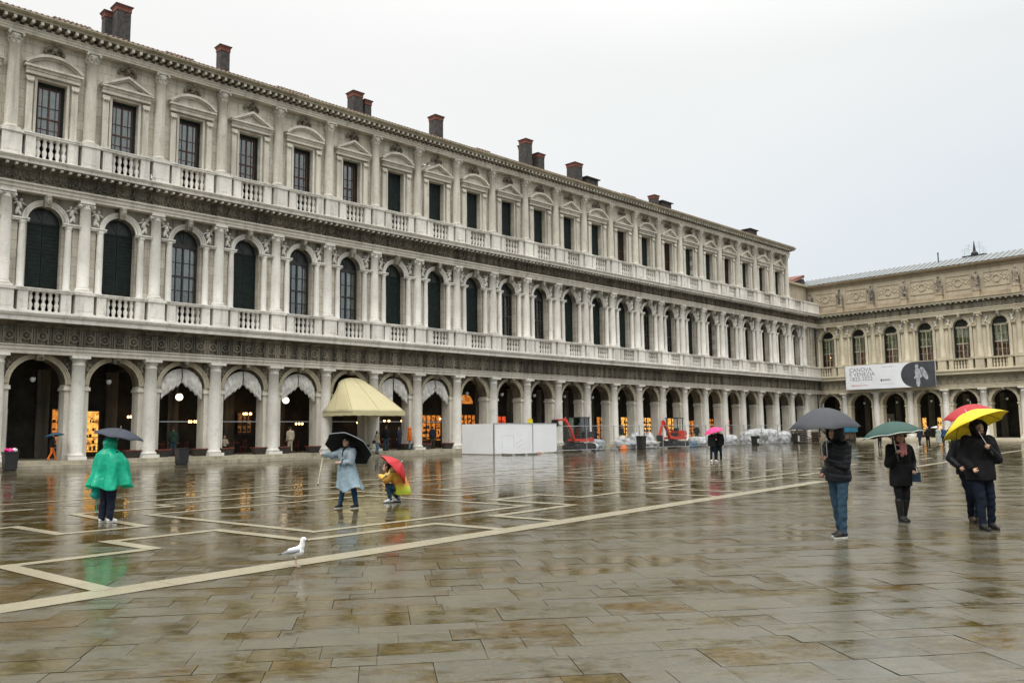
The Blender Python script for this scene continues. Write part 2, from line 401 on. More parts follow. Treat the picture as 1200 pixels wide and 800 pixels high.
# ------------------------------------------------------------------ paving
def paving_mat():
    m, t, b = nt('wet_trachyte')
    at = N(t, 'ShaderNodeAttribute', attribute_name='slab')
    sep = t.nodes.new('ShaderNodeSeparateColor'); t.links.new(at.outputs['Color'], sep.inputs[0])
    w = wpos(t)
    base = ramp(t, sep.outputs[0], [(0, (.050,.040,.015)), (.25, (.105,.086,.036)), (.45, (.085,.080,.048)), (.55, (.12,.115,.085)), (.72, (.125,.096,.046)), (.88, (.125,.082,.040)), (1, (.070,.072,.050))])
    g = wpos(t, (1,1,1), (0,0,R(-9)))
    n1 = noise_(t, w, .9, 6, .7); n2 = noise_(t, w, 7, 6, .75); n3 = noise_(t, w, 60, 3, .6)
    c = mix(t, ramp(t, n1, [(.3, (0,0,0)), (.7, (.8,)*3)]).outputs[0], base.outputs[0], (.040,.034,.018))
    c = mix(t, ramp(t, n2, [(.42, (0,0,0)), (.75, (.75,)*3)]).outputs[0], c, (.19,.17,.12))
    c = mix(t, ramp(t, n3, [(.55, (0,0,0)), (.7, (.35,)*3)]).outputs[0], c, (.03,.03,.025))
    n6 = noise_(t, w, 140, 4, .75); n7 = noise_(t, w, 22, 6, .8)
    c = mix(t, 1.0, c, (.68,.58,.33), 'MULTIPLY')
    c = mix(t, 1.0, c, ramp(t, n6, [(.36, (.45,.45,.45)), (.64, (1.6,1.58,1.5))]).outputs[0], 'MULTIPLY')
    c = mix(t, 1.0, c, ramp(t, n7, [(.36, (.55,.55,.55)), (.62, (1.35,1.35,1.32))]).outputs[0], 'MULTIPLY')
    # pools of standing water and damp stone between them
    n4 = noise_(t, wpos(t, (1,1.6,1), (0,0,R(-9))), .8, 9, .78)
    n5 = noise_(t, wpos(t, (1,2.2,1), (0,0,R(-9))), 2.6, 9, .8)
    sm = N(t, 'ShaderNodeMath', operation='MULTIPLY_ADD'); t.links.new(n5, sm.inputs[0]); sm.inputs[1].default_value = .56; t.links.new(n4, sm.inputs[2])
    s2 = N(t, 'ShaderNodeMath', operation='MULTIPLY_ADD'); t.links.new(sep.outputs[1], s2.inputs[0]); s2.inputs[1].default_value = .17; t.links.new(sm.outputs[0], s2.inputs[2])
    # the stone on the open side of the long band has drained more than the meander beside it
    dp = N(t, 'ShaderNodeVectorMath', operation='DOT_PRODUCT'); t.links.new(w, dp.inputs[0]); dp.inputs[1].default_value = (math.sin(R(51)), -math.cos(R(51)), 0)
    side = N(t, 'ShaderNodeMapRange'); t.links.new(dp.outputs['Value'], side.inputs[0]); side.inputs[1].default_value = -11.0; side.inputs[2].default_value = -4.0; side.inputs[3].default_value = 0; side.inputs[4].default_value = .10
    s3 = N(t, 'ShaderNodeMath', operation='ADD'); t.links.new(s2.outputs[0], s3.inputs[0]); t.links.new(side.outputs[0], s3.inputs[1])
    rr = ramp(t, s3.outputs[0], [(.70, (.025,)*3), (.88, (.07,)*3), (1.0, (.18,)*3)])
    s4 = N(t, 'ShaderNodeMapRange'); t.links.new(s3.outputs[0], s4.inputs[0]); s4.inputs[1].default_value = .95; s4.inputs[2].default_value = 1.25; s4.inputs[3].default_value = 0; s4.inputs[4].default_value = .08
    rsum = N(t, 'ShaderNodeMath', operation='ADD'); t.links.new(rr.outputs[0], rsum.inputs[0]); t.links.new(s4.outputs[0], rsum.inputs[1]); rr = rsum
    t.links.new(rr.outputs[0], b.inputs['Roughness'])
    b.inputs['IOR'].default_value = 1.40
    # drained patches are paler and greyer, standing water shows the stone dark and brown
    dry = N(t, 'ShaderNodeMapRange'); t.links.new(s3.outputs[0], dry.inputs[0]); dry.inputs[1].default_value = .84; dry.inputs[2].default_value = .98; dry.inputs[3].default_value = 0; dry.inputs[4].default_value = .95
    dc = mix(t, .6, c, (.125,.125,.108)); 
    t.links.new(mix(t, dry.outputs[0], c, dc), b.inputs['Base Color'])
    hs = N(t, 'ShaderNodeMath', operation='MULTIPLY_ADD'); t.links.new(n7, hs.inputs[0]); hs.inputs[1].default_value = .25; t.links.new(n2, hs.inputs[2])
    hm = N(t, 'ShaderNodeMath', operation='MULTIPLY'); t.links.new(rr.outputs[0], hm.inputs[0]); t.links.new(hs.outputs[0], hm.inputs[1])
    bp = t.nodes.new('ShaderNodeBump'); bp.inputs['Strength'].default_value = .5; bp.inputs['Distance'].default_value = .014
    t.links.new(hm.outputs[0], bp.inputs['Height'])
    rip = noise_(t, wpos(t, (1,1,1)), 1.7, 4, .5)
    b2 = t.nodes.new('ShaderNodeBump'); b2.inputs['Strength'].default_value = .20; b2.inputs['Distance'].default_value = .02
    t.links.new(rip, b2.inputs['Height']); t.links.new(bp.outputs[0], b2.inputs['Normal'])
    t.links.new(b2.outputs[0], b.inputs['Normal'])
    return m
M['paving'] = paving_mat()
def inlay_mat():
    m, t, b = nt('wet_white_stone')
    w = wpos(t)
    n1 = noise_(t, w, 1.3, 6, .7); n2 = noise_(t, w, 14, 5, .7)
    c = mix(t, ramp(t, n1, [(.3,(0,0,0)),(.7,(1,1,1))]).outputs[0], (.36,.325,.235), (.19,.168,.115))
    c = mix(t, ramp(t, n2, [(.5,(0,0,0)),(.8,(.6,)*3)]).outputs[0], c, (.19,.165,.115))
    t.links.new(c, b.inputs['Base Color']); b.inputs['IOR'].default_value = 1.4
    t.links.new(ramp(t, n1, [(.35,(.12,)*3),(.65,(.34,)*3)]).outputs[0], b.inputs['Roughness'])
    bump(t, b, n2, .2, .006)
    return m
M['inlay'] = inlay_mat()
M['joint'] = plain('wet_joint', (.022,.019,.013), .3)

g = MB(); g.box(-700, 700, -500, 900, -1, -.03); g.build('ground', M['joint'], kind='structure')

def paving():
    c, s = math.cos(R(9)), math.sin(R(9))
    me = bpy.data.meshes.new('stone_paving'); vs = []; fs = []; cols = []
    r = random.Random(3)
    y = -22.0
    inA = (-math.sin(AA), math.cos(AA)); inB = (-math.sin(BA), math.cos(BA))
    while y < 118:
        h = r.choice((.26,.32,.38,.44,.54))
        far = y > 40
        if far: h *= 1.35
        x = -60 + r.random()
        while x < 112:
            L = r.choice((.34,.45,.55,.68,.85,1.05)) * (1.0 if not far else 1.7)
            X = x*c - y*s; Y = x*s + y*c
            a = (X-AX)*inA[0] + (Y-AY)*inA[1]; b_ = (X-BX)*inB[0] + (Y-BY)*inB[1]
            if a < -.6 and b_ < -.6 and Y > -20:
                g_ = .0012 + .0028*r.random()
                z0 = r.uniform(-.0015,.0015); tx = r.gauss(0,.0024); ty = r.gauss(0,.0024)
                o = len(vs)
                for (px, py) in ((x+g_, y+g_), (x+L-g_, y+g_), (x+L-g_, y+h-g_), (x+g_, y+h-g_)):
                    z = z0 + (px-x-L/2)*tx + (py-y-h/2)*ty
                    vs.append((px*c - py*s, px*s + py*c, z))
                fs.append((o, o+1, o+2, o+3))
                cc = (r.random(), r.random(), r.random(), 1); cols += [cc]*4
            x += L
        y += h
    me.from_pydata(vs, [], fs)
    ca = me.color_attributes.new('slab', 'FLOAT_COLOR', 'CORNER')
    ca.data.foreach_set('color', [k for q in cols for k in q])
    me.materials.append(M['paving'])
    link('stone_paving', me, kind='structure')
paving()

# white stone bands, a meander beside one long straight band
def bands():
    O = Vector((-5.2438, 8.7396, 0)); a = R(51)
    def W(s, t_, z): return (O.x + s*math.cos(a) - t_*math.sin(a), O.y + s*math.sin(a) + t_*math.cos(a), z)
    lines = [([(-70,-.08),(24,-.08)], .46), ([(36,-.08),(70,-.08)], .34)]
    half = [([(8.1,.18),(8.1,1.72),(5.15,1.8),(5.08,4.3),(3.15,4.35),(3.15,2.92),(1.1,2.92),(1.1,.18)], .24),
            ([(8.95,2.55),(5.95,2.6),(5.85,8.15),(8.95,8.15)], .21),
            ([(.25,8.05),(3.12,8.05),(3.12,6.1),(4.62,6.05),(4.95,9.72),(7.2,9.65),(7.2,10.4),(8.95,10.4)], .22)]
    def mirror(p, ax): return [(2*ax - s, t_) for s, t_ in p]
    for k in range(-3, 6):
        for p, w in half:
            q = [(s + k*17.4, t_) for s, t_ in p]; lines.append((q, w))
            lines.append((mirror(q, 8.95 + k*17.4), w))
    lines += [([(-70, 11.85),(60, 11.85)], .24), ([(-70, 13.9),(30, 13.9)], .2)]
    mb = MB(); i = 0
    for p, w in lines:
        for (s0, t0), (s1, t1) in zip(p, p[1:]):
            L = math.hypot(s1-s0, t1-t0); dx, dy = (s1-s0)/L, (t1-t0)/L
            s0_, t0_, s1_, t1_ = s0-dx*w/2, t0-dy*w/2, s1+dx*w/2, t1+dy*w/2
            n = max(1, int(L/2.2)); i += 1
            for k in range(n):
                z = .0055 + .0004*((i*7+k) % 5) + (.0022 if abs(dx) < abs(dy) else 0)
                a0 = (k/n); a1 = ((k+1)/n); e = .0025
                P = [(s0_+(s1_-s0_)*a0+dx*e, t0_+(t1_-t0_)*a0+dy*e), (s0_+(s1_-s0_)*a1-dx*e, t0_+(t1_-t0_)*a1-dy*e)]
                vs = [W(P[0][0]-dy*w/2, P[0][1]+dx*w/2, z), W(P[1][0]-dy*w/2, P[1][1]+dx*w/2, z), W(P[1][0]+dy*w/2, P[1][1]-dx*w/2, z), W(P[0][0]+dy*w/2, P[0][1]-dx*w/2, z)]
                cx = sum(v[0] for v in vs)/4; cy = sum(v[1] for v in vs)/4
                la = -(cx-AX)*math.sin(AA) + (cy-AY)*math.cos(AA); lb = -(cx-BX)*math.sin(BA) + (cy-BY)*math.cos(BA)
                if abs(dx) > .5 and p[0][1] > 5 and rnd.random() < .10: continue
                if la > -3.2 or lb > -3.2 or cy < -20: continue
                mb.add(vs, [(0,1,2,3)])
    mb.build('paving_bands', M['inlay'], kind='structure')
bands()
# ------------------------------------------------------------------ the arcaded buildings
Z0, ZC0, ZK0, ZB1, ZC1, ZK1, ZB2, ZC2 = .39, 5.98, 8.08, 9.45, 14.57, 16.3, 17.78, 23.2

def arch_wall(mb, W, r, z0, zs, zt, y0, y1, seg=16):
    h = W/2
    for s_ in (-1, 1):
        mb.box(min(s_*h, s_*r), max(s_*h, s_*r), y0, y1, z0, zs)
    mb.cur = 1
    pts = [(-h, zs)] + [(r*math.cos(PI - PI*i/seg), zs + r*math.sin(PI*i/seg)) for i in range(seg+1)] + [(h, zs)]
    for (xa, za), (xb, zb) in zip(pts, pts[1:]):
        mb.add([(xa,y0,za),(xb,y0,zb),(xb,y0,zt),(xa,y0,zt)], [(0,1,2,3)])
        mb.add([(xa,y1,za),(xb,y1,zb),(xb,y1,zt),(xa,y1,zt)], [(0,1,2,3)])
        if abs(za-zb) > 1e-6: mb.add([(xa,y0,za),(xb,y0,zb),(xb,y1,zb),(xa,y1,za)], [(0,1,2,3)])
    mb.cur = 0
def rect_wall(mb, W, r, z0, zw, zt, y0, y1):
    h = W/2
    mb.box(-h, -r, y0, y1, z0, zt); mb.box(r, h, y0, y1, z0, zt); mb.box(-r, r, y0+.002, y1-.002, zw, zt)

def col_doric():
    m = MB(); m.box(-.47,.47,-.47,.47,Z0,Z0+.17)
    m.smooth = True
    m.lathe([(.44,Z0+.17),(.47,Z0+.23),(.44,Z0+.30),(.385,Z0+.33),(.385,Z0+.38),(.37,Z0+.42),(.372,Z0+2),(.355,Z0+3.6),(.325,ZC0-.52),(.35,ZC0-.50),(.35,ZC0-.45),(.325,ZC0-.43),(.325,ZC0-.28),(.36,ZC0-.25),(.43,ZC0-.15)], n=20)
    m.smooth = False; m.box(-.47,.47,-.47,.47,ZC0-.15,ZC0-.003)
    return m.mesh('column', M['column'])
def col_ionic(z0=ZB1, z1=ZC1, rad=.315, name='column'):
    m = MB(); q = rad/.315; m.box(-.42*q,.42*q,-.42*q,.42*q,z0+.002,z0+.12)
    m.smooth = True
    m.lathe([(.40*q,z0+.12),(.42*q,z0+.17),(.38*q,z0+.24),(.34*q,z0+.27),(.36*q,z0+.31),(rad,z0+.36),(rad,z0+1.8),(rad*.93,z0+3.4),(rad*.86,z1-.42),(rad*.95,z1-.40),(rad*.95,z1-.36),(rad*.86,z1-.34),(rad*1.1,z1-.2)], n=18)
    for sx in (-1,1):   # volutes
        for sy in (-1,1):
            m.tube([(sx*.33*q,sy*.30*q,z1-.25),(sx*.33*q,sy*.12*q,z1-.25)], .115*q, 10)
            m.ell((sx*.33*q,sy*.31*q,z1-.25), (.05*q,.05*q,.05*q), 6, 5)
    for k in range(5): m.ell((-.2*q+.1*q*k, -.30*q, z1-.2), (.045*q,.05*q,.06*q), 6, 5)
    m.smooth = False; m.box(-.38*q,.38*q,-.38*q,.38*q,z1-.135,z1-.003)
    return m.mesh(name, M['column'])
def col_ionic_b():
    me = col_ionic(); me.materials[0] = M['stone_b']; return me
def col_corinth():
    z0, z1, rad = ZB2, ZC2, .32
    m = MB(); m.box(-.41,.41,-.41,.41,z0+.002,z0+.12)
    m.smooth = True
    m.lathe([(.39,z0+.12),(.41,z0+.17),(.37,z0+.23),(.33,z0+.26),(rad,z0+.34),(rad,z0+1.8),(rad*.92,z0+3.6),(rad*.85,z1-.66),(rad*.95,z1-.64),(rad*.85,z1-.60),(rad*.9,z1-.4),(rad*1.15,z1-.15)], n=18)
    for row, (zz, rr, n_) in enumerate(((z1-.50,.29,8),(z1-.34,.33,8))):
        for k in range(n_):
            a = 2*PI*(k+.5*row)/n_
            m.ell((rr*math.cos(a), rr*math.sin(a), zz), (.06,.06,.11), 6, 5); m.ell((rr*1.22*math.cos(a), rr*1.22*math.sin(a), zz+.08), (.05,.05,.04), 6, 4)
    for sx in (-1,1):
        for sy in (-1,1): m.ell((sx*.34,sy*.34,z1-.17), (.08,.08,.09), 7, 5)
    m.smooth = False; m.box(-.37,.37,-.37,.37,z1-.10,z1-.003)
    return m.mesh('column', M['stone'])

def baluster_panel(W, zb, zr, mats):
    """pedestal under each column is at x = +-W/2; here one bay: side blocks, balusters, rail"""
    m = MB(); h = zr - zb
    in_ = .80
    for s_ in (-1,1):
        a, b_ = sorted((s_*(W/2-.56), s_*(in_+.0)))
        a0, b0 = sorted((s_*(in_), s_*(in_+.50)))
        m.box(a0, b0, -.44, .10, zb+.16, zr-.16)
        m.box(a0+.07, b0-.07, -.452, -.43, zb+.32, zr-.32)
    m.box(-W/2+.53, W/2-.53, -.50, .12, zb, zb+.16)
    m.box(-W/2+.53, W/2-.53, -.50, .12, zr-.16, zr)
    m.box(-W/2+.53, W/2-.53, -.54, .12, zr-.06, zr-.002)
    m.box(-W/2+.53, W/2-.53, .0, .10, zb+.16, zr-.16) if False else None
    m.smooth = True
    H = zr-.16-(zb+.16); z_ = zb+.16
    for k in range(5):
        x = -in_ + (k+.5)*2*in_/5
        m.lathe([(.115,z_),(.115,z_+.06*H),(.07,z_+.10*H),(.125,z_+.28*H),(.13,z_+.36*H),(.06,z_+.52*H),(.125,z_+.68*H),(.11,z_+.78*H),(.07,z_+.9*H),(.115,z_+.94*H),(.115,z_+H)], (x,-.20), 8)
    return m.mesh('balustrade', mats)
def pedestal(zb, zr, w, mats):
    m = MB(); m.box(-w,w,-.58,.2,zb,zb+.18); m.box(-w+.06,w-.06,-.52,.2,zb+.18,zr-.16); m.box(-w,w,-.58,.2,zr-.16,zr-.001)
    m.box(-w+.16,w-.16,-.535,-.51,zb+.34,zr-.32)
    return m.mesh('pedestal', mats)

def figure_relief(m, cx, cz, sgn, sc=1, y=-.05):
    """reclining spandrel figure leaning along the arch"""
    m.smooth = True
    def E(dx, dz, rx, rz, ang=0, ry=.10):
        Mx = Matrix.Rotation(-sgn*ang, 3, 'Y')
        m.ell((cx + sgn*dx*sc, y, cz + dz*sc), (rx*sc, ry*sc, rz*sc), 8, 6, Mx)
    E(.0,.0,.13,.24,.35,.15); E(.07,.30,.09,.10,0,.16); E(-.10,-.30,.10,.26,-.25,.13); E(.02,-.42,.08,.22,.5,.12)
    E(.20,.10,.05,.20,1.1,.12); E(-.19,.12,.05,.18,-.9,.10); E(-.2,.3,.12,.10,.4,.07)
    m.smooth = False

def keystone_mesh(z0, z1, w, mat, name='keystone', head=True):
    m = MB(); m.prism([(-w*.8, z0), (w*.8, z0), (w*1.15, z1), (-w*1.15, z1)], -.28, .12)
    if head:
        m.smooth = True; zc = (z0+z1)/2 + .02
        m.ell((0,-.33,zc), (w*.85,.15,(z1-z0)*.42), 8, 6); m.ell((0,-.46,zc-.02), (w*.25,.07,(z1-z0)*.12), 6, 5)
        m.ell((0,-.35,zc+(z1-z0)*.3), (w*.95,.13,(z1-z0)*.17), 8, 5)
    return m.mesh(name, mat)

def shutter_mat(x): return M['shutter']

def arched_window(parent, style, sub=True):
    """tall arched window of the first floor; centre at x=0; parent is the building"""
    f = MB(); r = .86; zs = ZB1 + 3.72; y = .62
    f.cur = 0
    f.box(-r, r, y, y+.10, zs-.10, zs+.02)
    if style == 'shut':
        f.box(-r, -.012, y+.03, y+.09, ZB1, zs-.10); f.box(.012, r, y+.03, y+.09, ZB1, zs-.10)
        for s_ in (-1,1):
            for (a, b_) in ((ZB1+.15, ZB1+1.5), (ZB1+1.65, zs-.25)):
                for q in range(9):
                    z = a + (b_-a)*q/9; x0, x1 = sorted((s_*.12, s_*.82)); f.box(x0, x1, y+.012, y+.032, z+.02, z+(b_-a)/9-.05)
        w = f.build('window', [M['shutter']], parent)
    else:
        fm = {'dark': M['wood_dark'], 'pale': M['frame_pale'], 'brown': M['wood']}[style]
        for x in (-r+.04, 0, r-.04): f.box(x-.045, x+.045, y+.0, y+.08, ZB1, zs-.10)
        for z in (ZB1+.05, ZB1+1.75, zs-.16): f.box(-r, r, y+.003, y+.077, z-.05, z+.05)
        for z in (ZB1+.9, ZB1+2.6):  f.box(-r, r, y+.02, y+.06, z-.018, z+.018)
        for x in (-r/2, r/2): f.box(x-.018, x+.018, y+.021, y+.059, ZB1, zs-.10)
        w = f.build('window', [fm], parent)
        p = MB(); p.box(-r, r, y+.085, y+.095, ZB1, zs-.10); p.build('pane', M['glass'], w)
        c = MB(); 
        if style == 'pale':
            for s_ in (-1,1): c.box(*sorted((s_*(r-.16), s_*r)), y-.16, y-.01, ZB1, zs-.02)
            c.build('folded_shutter', M['shutter'], w); c = MB()
            c.box(-r, r, y+.25, y+.27, ZB1, ZB1+1.75); c.build('blind', M['blind_red_glow'], w)
            c = MB(); c.box(-r, r, y+.25, y+.27, ZB1+1.75, zs); c.build('blind', M['blind_green_glow'], w)
        else:
            c.box(.05, r-.05, y+.25, y+.27, ZB1+1.0, zs-.2); c.box(-r+.1, -.4, y+.25, y+.27, ZB1, zs-.2)
            c.build('curtain', M['curtain'], w)
    # fanlight
    h = MB(); n = 14
    P = [(r*math.cos(PI*i/n), zs + .02 + r*math.sin(PI*i/n)) for i in range(n+1)]
    h.prism(P, y+.06, y+.09)
    for a in (PI/3, PI/2, 2*PI/3): h.bar((0, y+.04, zs+.02), (r*math.cos(a), y+.04, zs+.02+r*math.sin(a)), .04)
    h.build('fanlight', M['fanlight_green'], w)
    return w

def rect_window(parent, style, r=.74):
    f = MB(); z0, z1, y = ZB2, 21.0, .55
    if style == 'shut':
        f.box(-r, -.01, y, y+.06, z0, z1); f.box(.01, r, y, y+.06, z0, z1)
        for s_ in (-1,1):
            for q in range(16):
                z = z0+.1 + (z1-z0-.2)*q/16; x0, x1 = sorted((s_*.08, s_*(r-.08))); f.box(x0, x1, y-.018, y+.002, z, z+.11)
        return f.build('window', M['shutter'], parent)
    f.box(-r, -r+.16, y-.05, y+.09, z0, z1); f.box(r-.16, r, y-.05, y+.09, z0, z1); f.box(-r+.16, r-.16, y-.048, y+.088, z1-.2, z1)
    w = f.build('window', M['shutter'], parent)
    s_ = MB()
    for x in (-r+.19, 0, r-.19): s_.box(x-.03, x+.03, y+.0, y+.07, z0, z1-.2)
    for z in (z0+.05, z0+1.25, z1-.25): s_.box(-r+.16, r-.16, y+.003, y+.067, z-.035, z+.035)
    for z in (z0+.65, z0+1.9): s_.box(-r+.16, r-.16, y+.02, y+.05, z-.014, z+.014)
    for x in (-r/2+.03, r/2-.03): s_.box(x-.014, x+.014, y+.021, y+.049, z0, z1-.2)
    s_.build('sash', M['wood'], w)
    p = MB(); p.box(-r+.16, r-.16, y+.075, y+.085, z0, z1-.2); p.build('pane', M['glass'], w)
    c = MB()
    if style == 'pink': c.box(-r+.2, r-.25, y+.2, y+.22, z0, z1-.2); c.build('curtain', M['curtain_pink'], w)
    else: c.box(-r+.16, -.05, y+.2, y+.22, z0+.2, z1-.2); c.box(.1, r-.16, y+.2, y+.22, z0, z1-.2); c.build('curtain', M['curtain'], w)
    return w

def copy_part(src, parent, dx):
    c = src.copy(); COL.objects.link(c); c.parent = parent; c.location.x = dx
    for ch in src.children:
        d = ch.copy(); COL.objects.link(d); d.parent = c
    return c

def storeys(root, L, n0, n1, x_lo, x_hi, top, mats, style1, style2=None, wing='a', n2=None, bal=None, x2=None):
    """shared body of both wings. bays between columns n and n+1, n0 <= n < n1"""
    ms, mw, md, mm = mats
    # --- ground floor arcade
    r0, zi = 1.34, 4.28; za = 4.44
    w = MB()
    for n in range(n0, n1):
        k = len(w.v); arch_wall(w, L, r0, Z0, za, ZC0-.004, .13, 1.05); w.move(k, (L*(n+.5),0,0))
    w.box(L*n1, x_hi, .13, 1.05, Z0, ZC0-.004)
    w.box(x_lo, L*n0, .13, 1.05, Z0, ZC0-.004) if x_lo < L*n0 - .01 else None
    imp = w; w.cur = 0
    for n in range(n0, n1):
        c = L*(n+.5)
        for s_ in (-1,1):
            a, b_ = sorted((c + s_*(r0-.07), c + s_*(L/2-.3))); imp.box(a, b_, .05, 1.10, zi-.16, zi-.06); imp.box(a+.02, b_-.0, .08, 1.08, zi-.06, zi+.04)
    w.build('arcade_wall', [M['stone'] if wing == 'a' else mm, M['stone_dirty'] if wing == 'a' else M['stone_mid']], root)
    am = MB(); am.ring(0, za, r0+.004, r0+.13, .07, .135); am.ring(0, za, r0+.13, r0+.22, .03, .135); am.ring(0, za, r0+.22, r0+.27, -.01, .135)
    a_me = am.mesh('archivolt', M['stone_arch'] if wing == 'a' else ms)
    k_me = keystone_mesh(za+r0-.12, ZC0-.01, .19, M['stone_dark_relief'] if wing == 'a' else M['stone_relief'])
    s_mes = []
    for s_ in (-1,1):
        sp = MB(); sp.smooth = True; cx = s_*1.40; cz = zi+1.25
        for q in range(9):
            sp.ell((cx + rnd.uniform(-.16,.16), .12, cz + rnd.uniform(-.25,.3)), (rnd.uniform(.06,.15), .09, rnd.uniform(.06,.16)), 7, 5)
        figure_relief(sp, cx, cz, -s_, .7, .08)
        s_mes.append(sp.mesh('spandrel_relief', M['stone_dark_relief'] if wing == 'a' else M['stone_relief']))
    cd_ = col_doric()
    for n in range(n0, n1):
        for nm, me in (('archivolt', a_me), ('keystone', k_me), ('spandrel_relief', s_mes[0]), ('spandrel_relief', s_mes[1])):
            link(nm, me, root, (L*(n+.5), 0, 0))
    for n in range(n0, n1+1): link('column', cd_, root, (L*n, 0, 0))
    # grimy spandrel ground, set behind the archivolt
    # steps and arcade floor
    st = MB(); st.box(x_lo, x_hi, -1.35, 6.2, -.02, .19); st.box(x_lo, x_hi, -.95, 6.2, .19, .385)
    st.build('step', M['stone_mid'] if wing == 'a' else mm, root)
    # --- ground entablature with triglyphs and round pateras
    e = MB(); e.extr([(-.36,ZC0),(-.36,ZC0+.20),(-.40,ZC0+.21),(-.40,ZC0+.40),(-.46,ZC0+.41),(-.46,ZC0+.47),(1.2,ZC0+.47),(1.2,ZC0)], x_lo, x_hi); e.build('architrave', ms, root)
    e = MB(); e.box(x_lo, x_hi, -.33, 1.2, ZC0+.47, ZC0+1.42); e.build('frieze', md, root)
    tri = MB(); npat = max(5, round(L/.78)); z0_, z1_ = ZC0+.50, ZC0+1.36
    for q in range(npat):
        x = -L/2 + L*(q+.5)/npat
        for dx in (-.12, 0, .12): tri.box(x-L/npat/2+dx-.045, x-L/npat/2+dx+.045, -.43, -.32, z0_, z1_)
        tri.ring(x, (z0_+z1_)/2, .17, .26, -.42, -.32, 0, 2*PI, 14); tri.smooth = True; tri.ell((x, -.34, (z0_+z1_)/2), (.11,.09,.11), 8, 5)
        for a in range(6): tri.ell((x+.15*math.cos(a*PI/3), -.34, (z0_+z1_)/2+.15*math.sin(a*PI/3)), (.05,.05,.05), 5, 4)
        tri.smooth = False
    t_me = tri.mesh('frieze_relief', M['stone_dark_relief'] if wing == 'a' else M['stone_mid'])
    for n in range(n0, n1): link('frieze_relief', t_me, root, (L*(n+.5),0,0))
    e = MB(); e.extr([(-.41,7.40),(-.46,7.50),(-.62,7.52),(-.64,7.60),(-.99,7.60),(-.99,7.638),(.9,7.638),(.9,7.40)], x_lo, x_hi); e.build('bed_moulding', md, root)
    e = MB(); e.extr([(-1.0,7.64),(-1.0,7.86),(-1.08,7.90),(-1.14,8.02),(-1.14,ZK0),(1.2,ZK0),(1.2,7.64)], x_lo, x_hi)
    e.build('cornice', mw, root)
    # --- first floor
    r1, zs1 = .86, ZB1+3.72
    p = MB()
    for n in range(n0, n1):
        k = len(p.v); arch_wall(p, L, r1, ZK0, zs1, ZC1-.004, .22, .95, 14)
        for s_ in (-1,1):
            a, b_ = sorted((s_*1.34, s_*(L/2-.30))); p.box(a, b_, .05, .23, ZB1-.1, zs1-.12)
        p.move(k, (L*(n+.5),0,0))
    p.box(L*n1, x_hi, .22, .95, ZK0, ZC1-.004)
    for q in (.55, 1.35, 2.15):
        if L*n1+q < x_hi - .35 and wing == 'a': p.box(L*n1+q, L*n1+q+.5, .05, .22, ZB1-.1, ZC1-.004)
    p.build('upper_wall', [M['ashlar'] if wing == 'a' else ms, M['stone_relief'] if wing == 'a' else ms], root)
    im = MB()
    for s_ in (-1,1):
        a, b_ = sorted((s_*(r1-.02), s_*(L/2-.28))); im.box(a, b_, -.16, .235, zs1-.13, zs1-.04); im.box(a, b_, -.21, .235, zs1-.04, zs1+.04)
    im.ring(0, zs1+.02, r1+.004, r1+.13, .14, .225); im.ring(0, zs1+.02, r1+.13, r1+.24, .08, .225); im.ring(0, zs1+.02, r1+.24, r1+.30, .03, .225)
    im_me = im.mesh('archivolt', mw)
    ks = keystone_mesh(zs1+r1-.10, ZC1+.02, .17, M['stone_relief'])
    bg_ = MB(); k = len(p.v) if False else 0
    spf = []
    for s_ in (-1,1):
        sp = MB(); figure_relief(sp, s_*1.29, zs1+.72, -s_, .95, .14); spf.append(sp.mesh('spandrel_figure', M['stone_white']))
    cls = []
    for s_ in (-1,1):
        cl = MB(); cl.smooth = True
        cl.lathe([(.22,ZB1+.003),(.22,ZB1+.1),(.185,ZB1+.16),(.185,ZB1+1.6),(.16,zs1-.38),(.16,zs1-.36),(.14,zs1-.33),(.20,zs1-.2),(.22,zs1-.135)], (s_*1.13, .02), 12)
        cls.append(cl.mesh('colonnette', M['column'] if wing == 'a' else mw))
    ci = col_ionic() if wing == 'a' else col_ionic_b(); bp = baluster_panel(L, ZK0, ZB1, mw); pd = pedestal(ZK0, ZB1, .53, mw)
    for n in range(n0, n1):
        for nm, me in (('archivolt', im_me), ('keystone', ks), ('spandrel_figure', spf[0]), ('spandrel_figure', spf[1]), ('colonnette', cls[0]), ('colonnette', cls[1]), ('balustrade', bp)):
            link(nm, me, root, (L*(n+.5),0,0))
    for n in range(n0, n1+1): link('column', ci, root, (L*n,0,0)); link('pedestal', pd, root, (L*n,0,0))
    if x_hi > L*n1+.6:
        b2 = MB(); b2.box(L*n1+.53, x_hi, -.44, .1, ZK0+.002, ZB1-.16); b2.box(L*n1+.53, x_hi, -.54, .12, ZB1-.16, ZB1); b2.build('parapet', mw, root)
    protos = {}
    for n in range(n0, n1):
        s_ = style1(n)
        if s_ not in protos: protos[s_] = arched_window(root, s_); protos[s_].location.x = L*(n+.5)
        else: copy_part(protos[s_], root, L*(n+.5))
    # --- first floor entablature, carved garlands
    e = MB(); e.extr([(-.34,ZC1),(-.34,ZC1+.16),(-.38,ZC1+.17),(-.38,ZC1+.36),(-.45,ZC1+.38),(-.45,ZC1+.48),(1.0,ZC1+.48),(1.0,ZC1)], x_lo, x_hi); e.build('architrave', ms, root)
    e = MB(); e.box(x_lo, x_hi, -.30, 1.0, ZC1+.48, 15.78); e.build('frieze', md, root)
    variants = []
